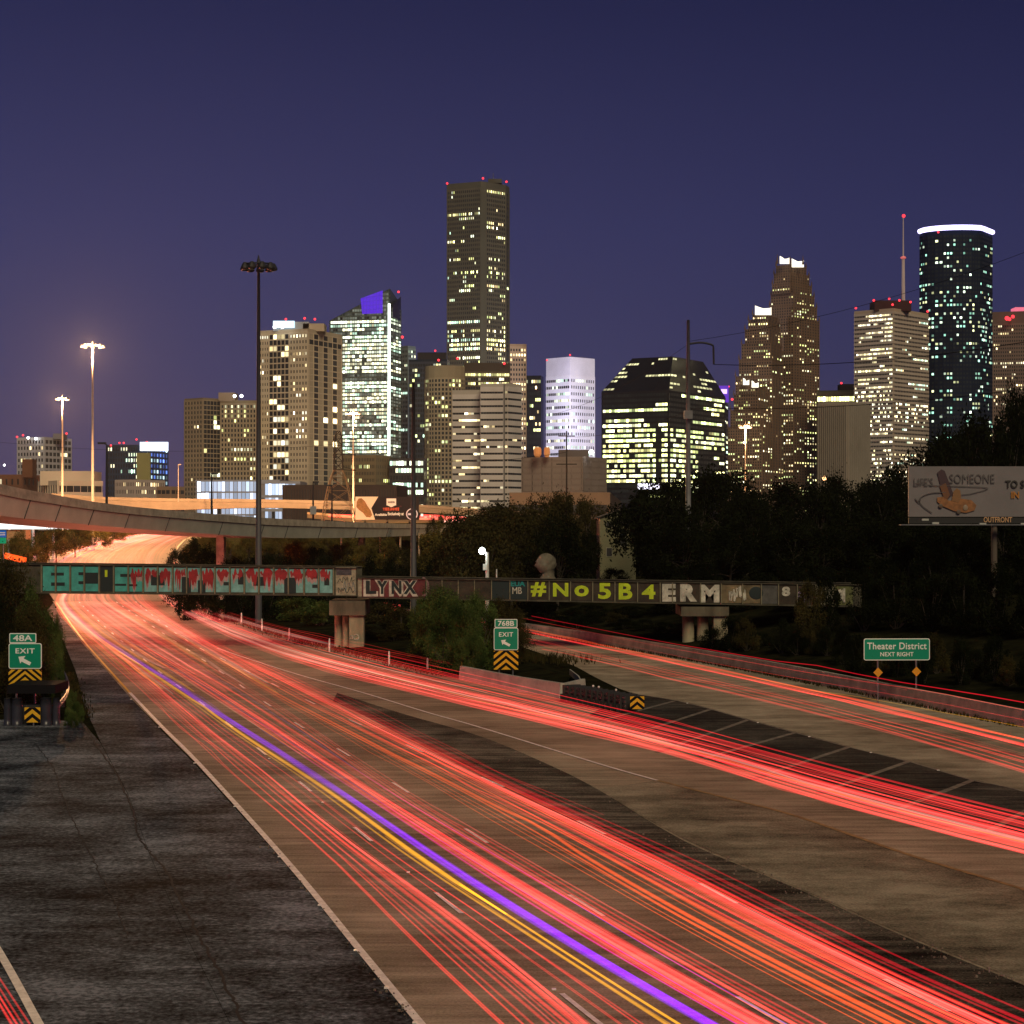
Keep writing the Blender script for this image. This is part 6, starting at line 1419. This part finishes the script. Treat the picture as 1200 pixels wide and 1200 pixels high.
trail(ML, MU, .30, .035, 'amber', .45, 'among the red streaks of the joining roadway')
# upper roadway
wu = 'over the upper roadway by the tan barrier'
for k in range(5): trail(US, UL2, abs(tlr.gauss(.0, .05)), .07, 'red', .9, wu, y0=50, y1=190)
trail(US, UL2, .04, .09, 'orange', .8, wu, y0=50, y1=190)
for k in range(4): trail(US, UL2, .75 + tlr.gauss(.15, .1), .04, 'red', .7, wu, y0=50, y1=190)
trail(US, UL2, 1.0, .08, 'red', .8, wu, y0=50, y1=150); trail(US, UL2, 1.05, .06, 'pink', .5, wu, y0=50, y1=140)
for k in range(6): trail(US, UL2, tlr.uniform(.25, 1.2), .02, tlr.choice(['red', 'pink', 'red']), .25, wu, y0=50, y1=190)
trail(UT, UT, 0, .05, 'deep', .7, 'high in front of the tan barrier', y0=60, y1=165, dz=1.5); trail(UT, UT, 0, .035, 'red', .7, 'high in front of the tan barrier', y0=60, y1=170, dz=1.45)
trail(UT, UT, 0, .022, 'amber', .45, 'high in front of the tan barrier', y0=60, y1=175, dz=.55); trail(UT, UT, 0, .03, 'red', .5, 'high in front of the tan barrier', y0=60, y1=165, dz=.9)
# exit ramp in the lower left corner
GL = [(18, -16.5), (30, -12.6), (45, -13.4), (60, -18)]
GLL = guide([(-60, 1060), (-20, 1125), (0, 1158), (28, 1202), (70, 1268)])
for k in range(6): trail(GLL, GLL, 0, .035, 'red', .9, 'on the exit ramp in the lower left corner', y0=30, y1=50, dz=0).location = (-.10 * k + .1, 0, 0)
# far streaks on the overpasses
def far_trail(a, b, Y, kind, s, label, r_=.25):
    o = MB().tube([lerp(Wp(*a, Y), Wp(*b, Y), k / 6) for k in range(7)], r_, 6).build('light_trail', tmat(kind, s)); tag(o, label, 'light trail')
far_trail((492, 606.5), (546, 608), 558, 'pink', 1.6, 'short pink streak right of the brown billboard on the low overpass', .7)
far_trail((495, 604), (520, 605), 557, 'red', 1.4, 'short red streak just above the pink one beside the billboard', .4)
far_trail((515, 610.5), (545, 611), 556, 'white', 1.6, 'short whitish streak at the right end of the low overpass', .4)
far_trail((385, 604), (416, 605), 556, 'red', 1.2, 'short red streak on the low overpass left of the brown billboard', .5)
far_trail((5, 651), (30, 657), 330, 'orange', 2.0, 'short orange streak at the far left above the big bush', .6)
far_trail((448, 712), (465, 715), 215, 'red', 1.2, 'short red glint seen through the bushes beneath the bridge', .25)
far_trail((450, 708), (470, 710), 215, 'pink', 1.2, 'short pink glint seen through the bushes beneath the bridge', .2)

hz = D.materials.new('haze_air'); hz.use_nodes = True; t_ = hz.node_tree; t_.nodes.clear(); v_ = t_.nodes.new('ShaderNodeVolumePrincipled'); v_.inputs['Density'].default_value = .000026; v_.inputs['Anisotropy'].default_value = .6; v_.inputs['Color'].default_value = (.75, .8, 1, 1)
o_ = t_.nodes.new('ShaderNodeOutputMaterial'); t_.links.new(v_.outputs[0], o_.inputs['Volume'])
tag(MB().box((0, 2900, 195), (9000, 6400, 400)).build('haze', hz), kind='stuff')

# all the far streaks that merge into one glow: one object, one slot per colour
V_, F_, MI_, ms_ = [], [], [], []
for m_, b_ in FARTR.values():
    n0 = len(V_); V_ += b_.v; F_ += [tuple(i + n0 for i in f) for f in b_.f]; MI_ += [len(ms_)] * len(b_.f); ms_.append(m_)
me_ = D.meshes.new('far_light_trails'); me_.from_pydata(V_, [], F_)
for m_ in ms_: me_.materials.append(m_)
me_.polygons.foreach_set('material_index', MI_); me_.polygons.foreach_set('use_smooth', [True] * len(F_)); me_.update()
ft_ = D.objects.new('far_light_trails', me_); C.objects.link(ft_); tag(ft_, kind='stuff')
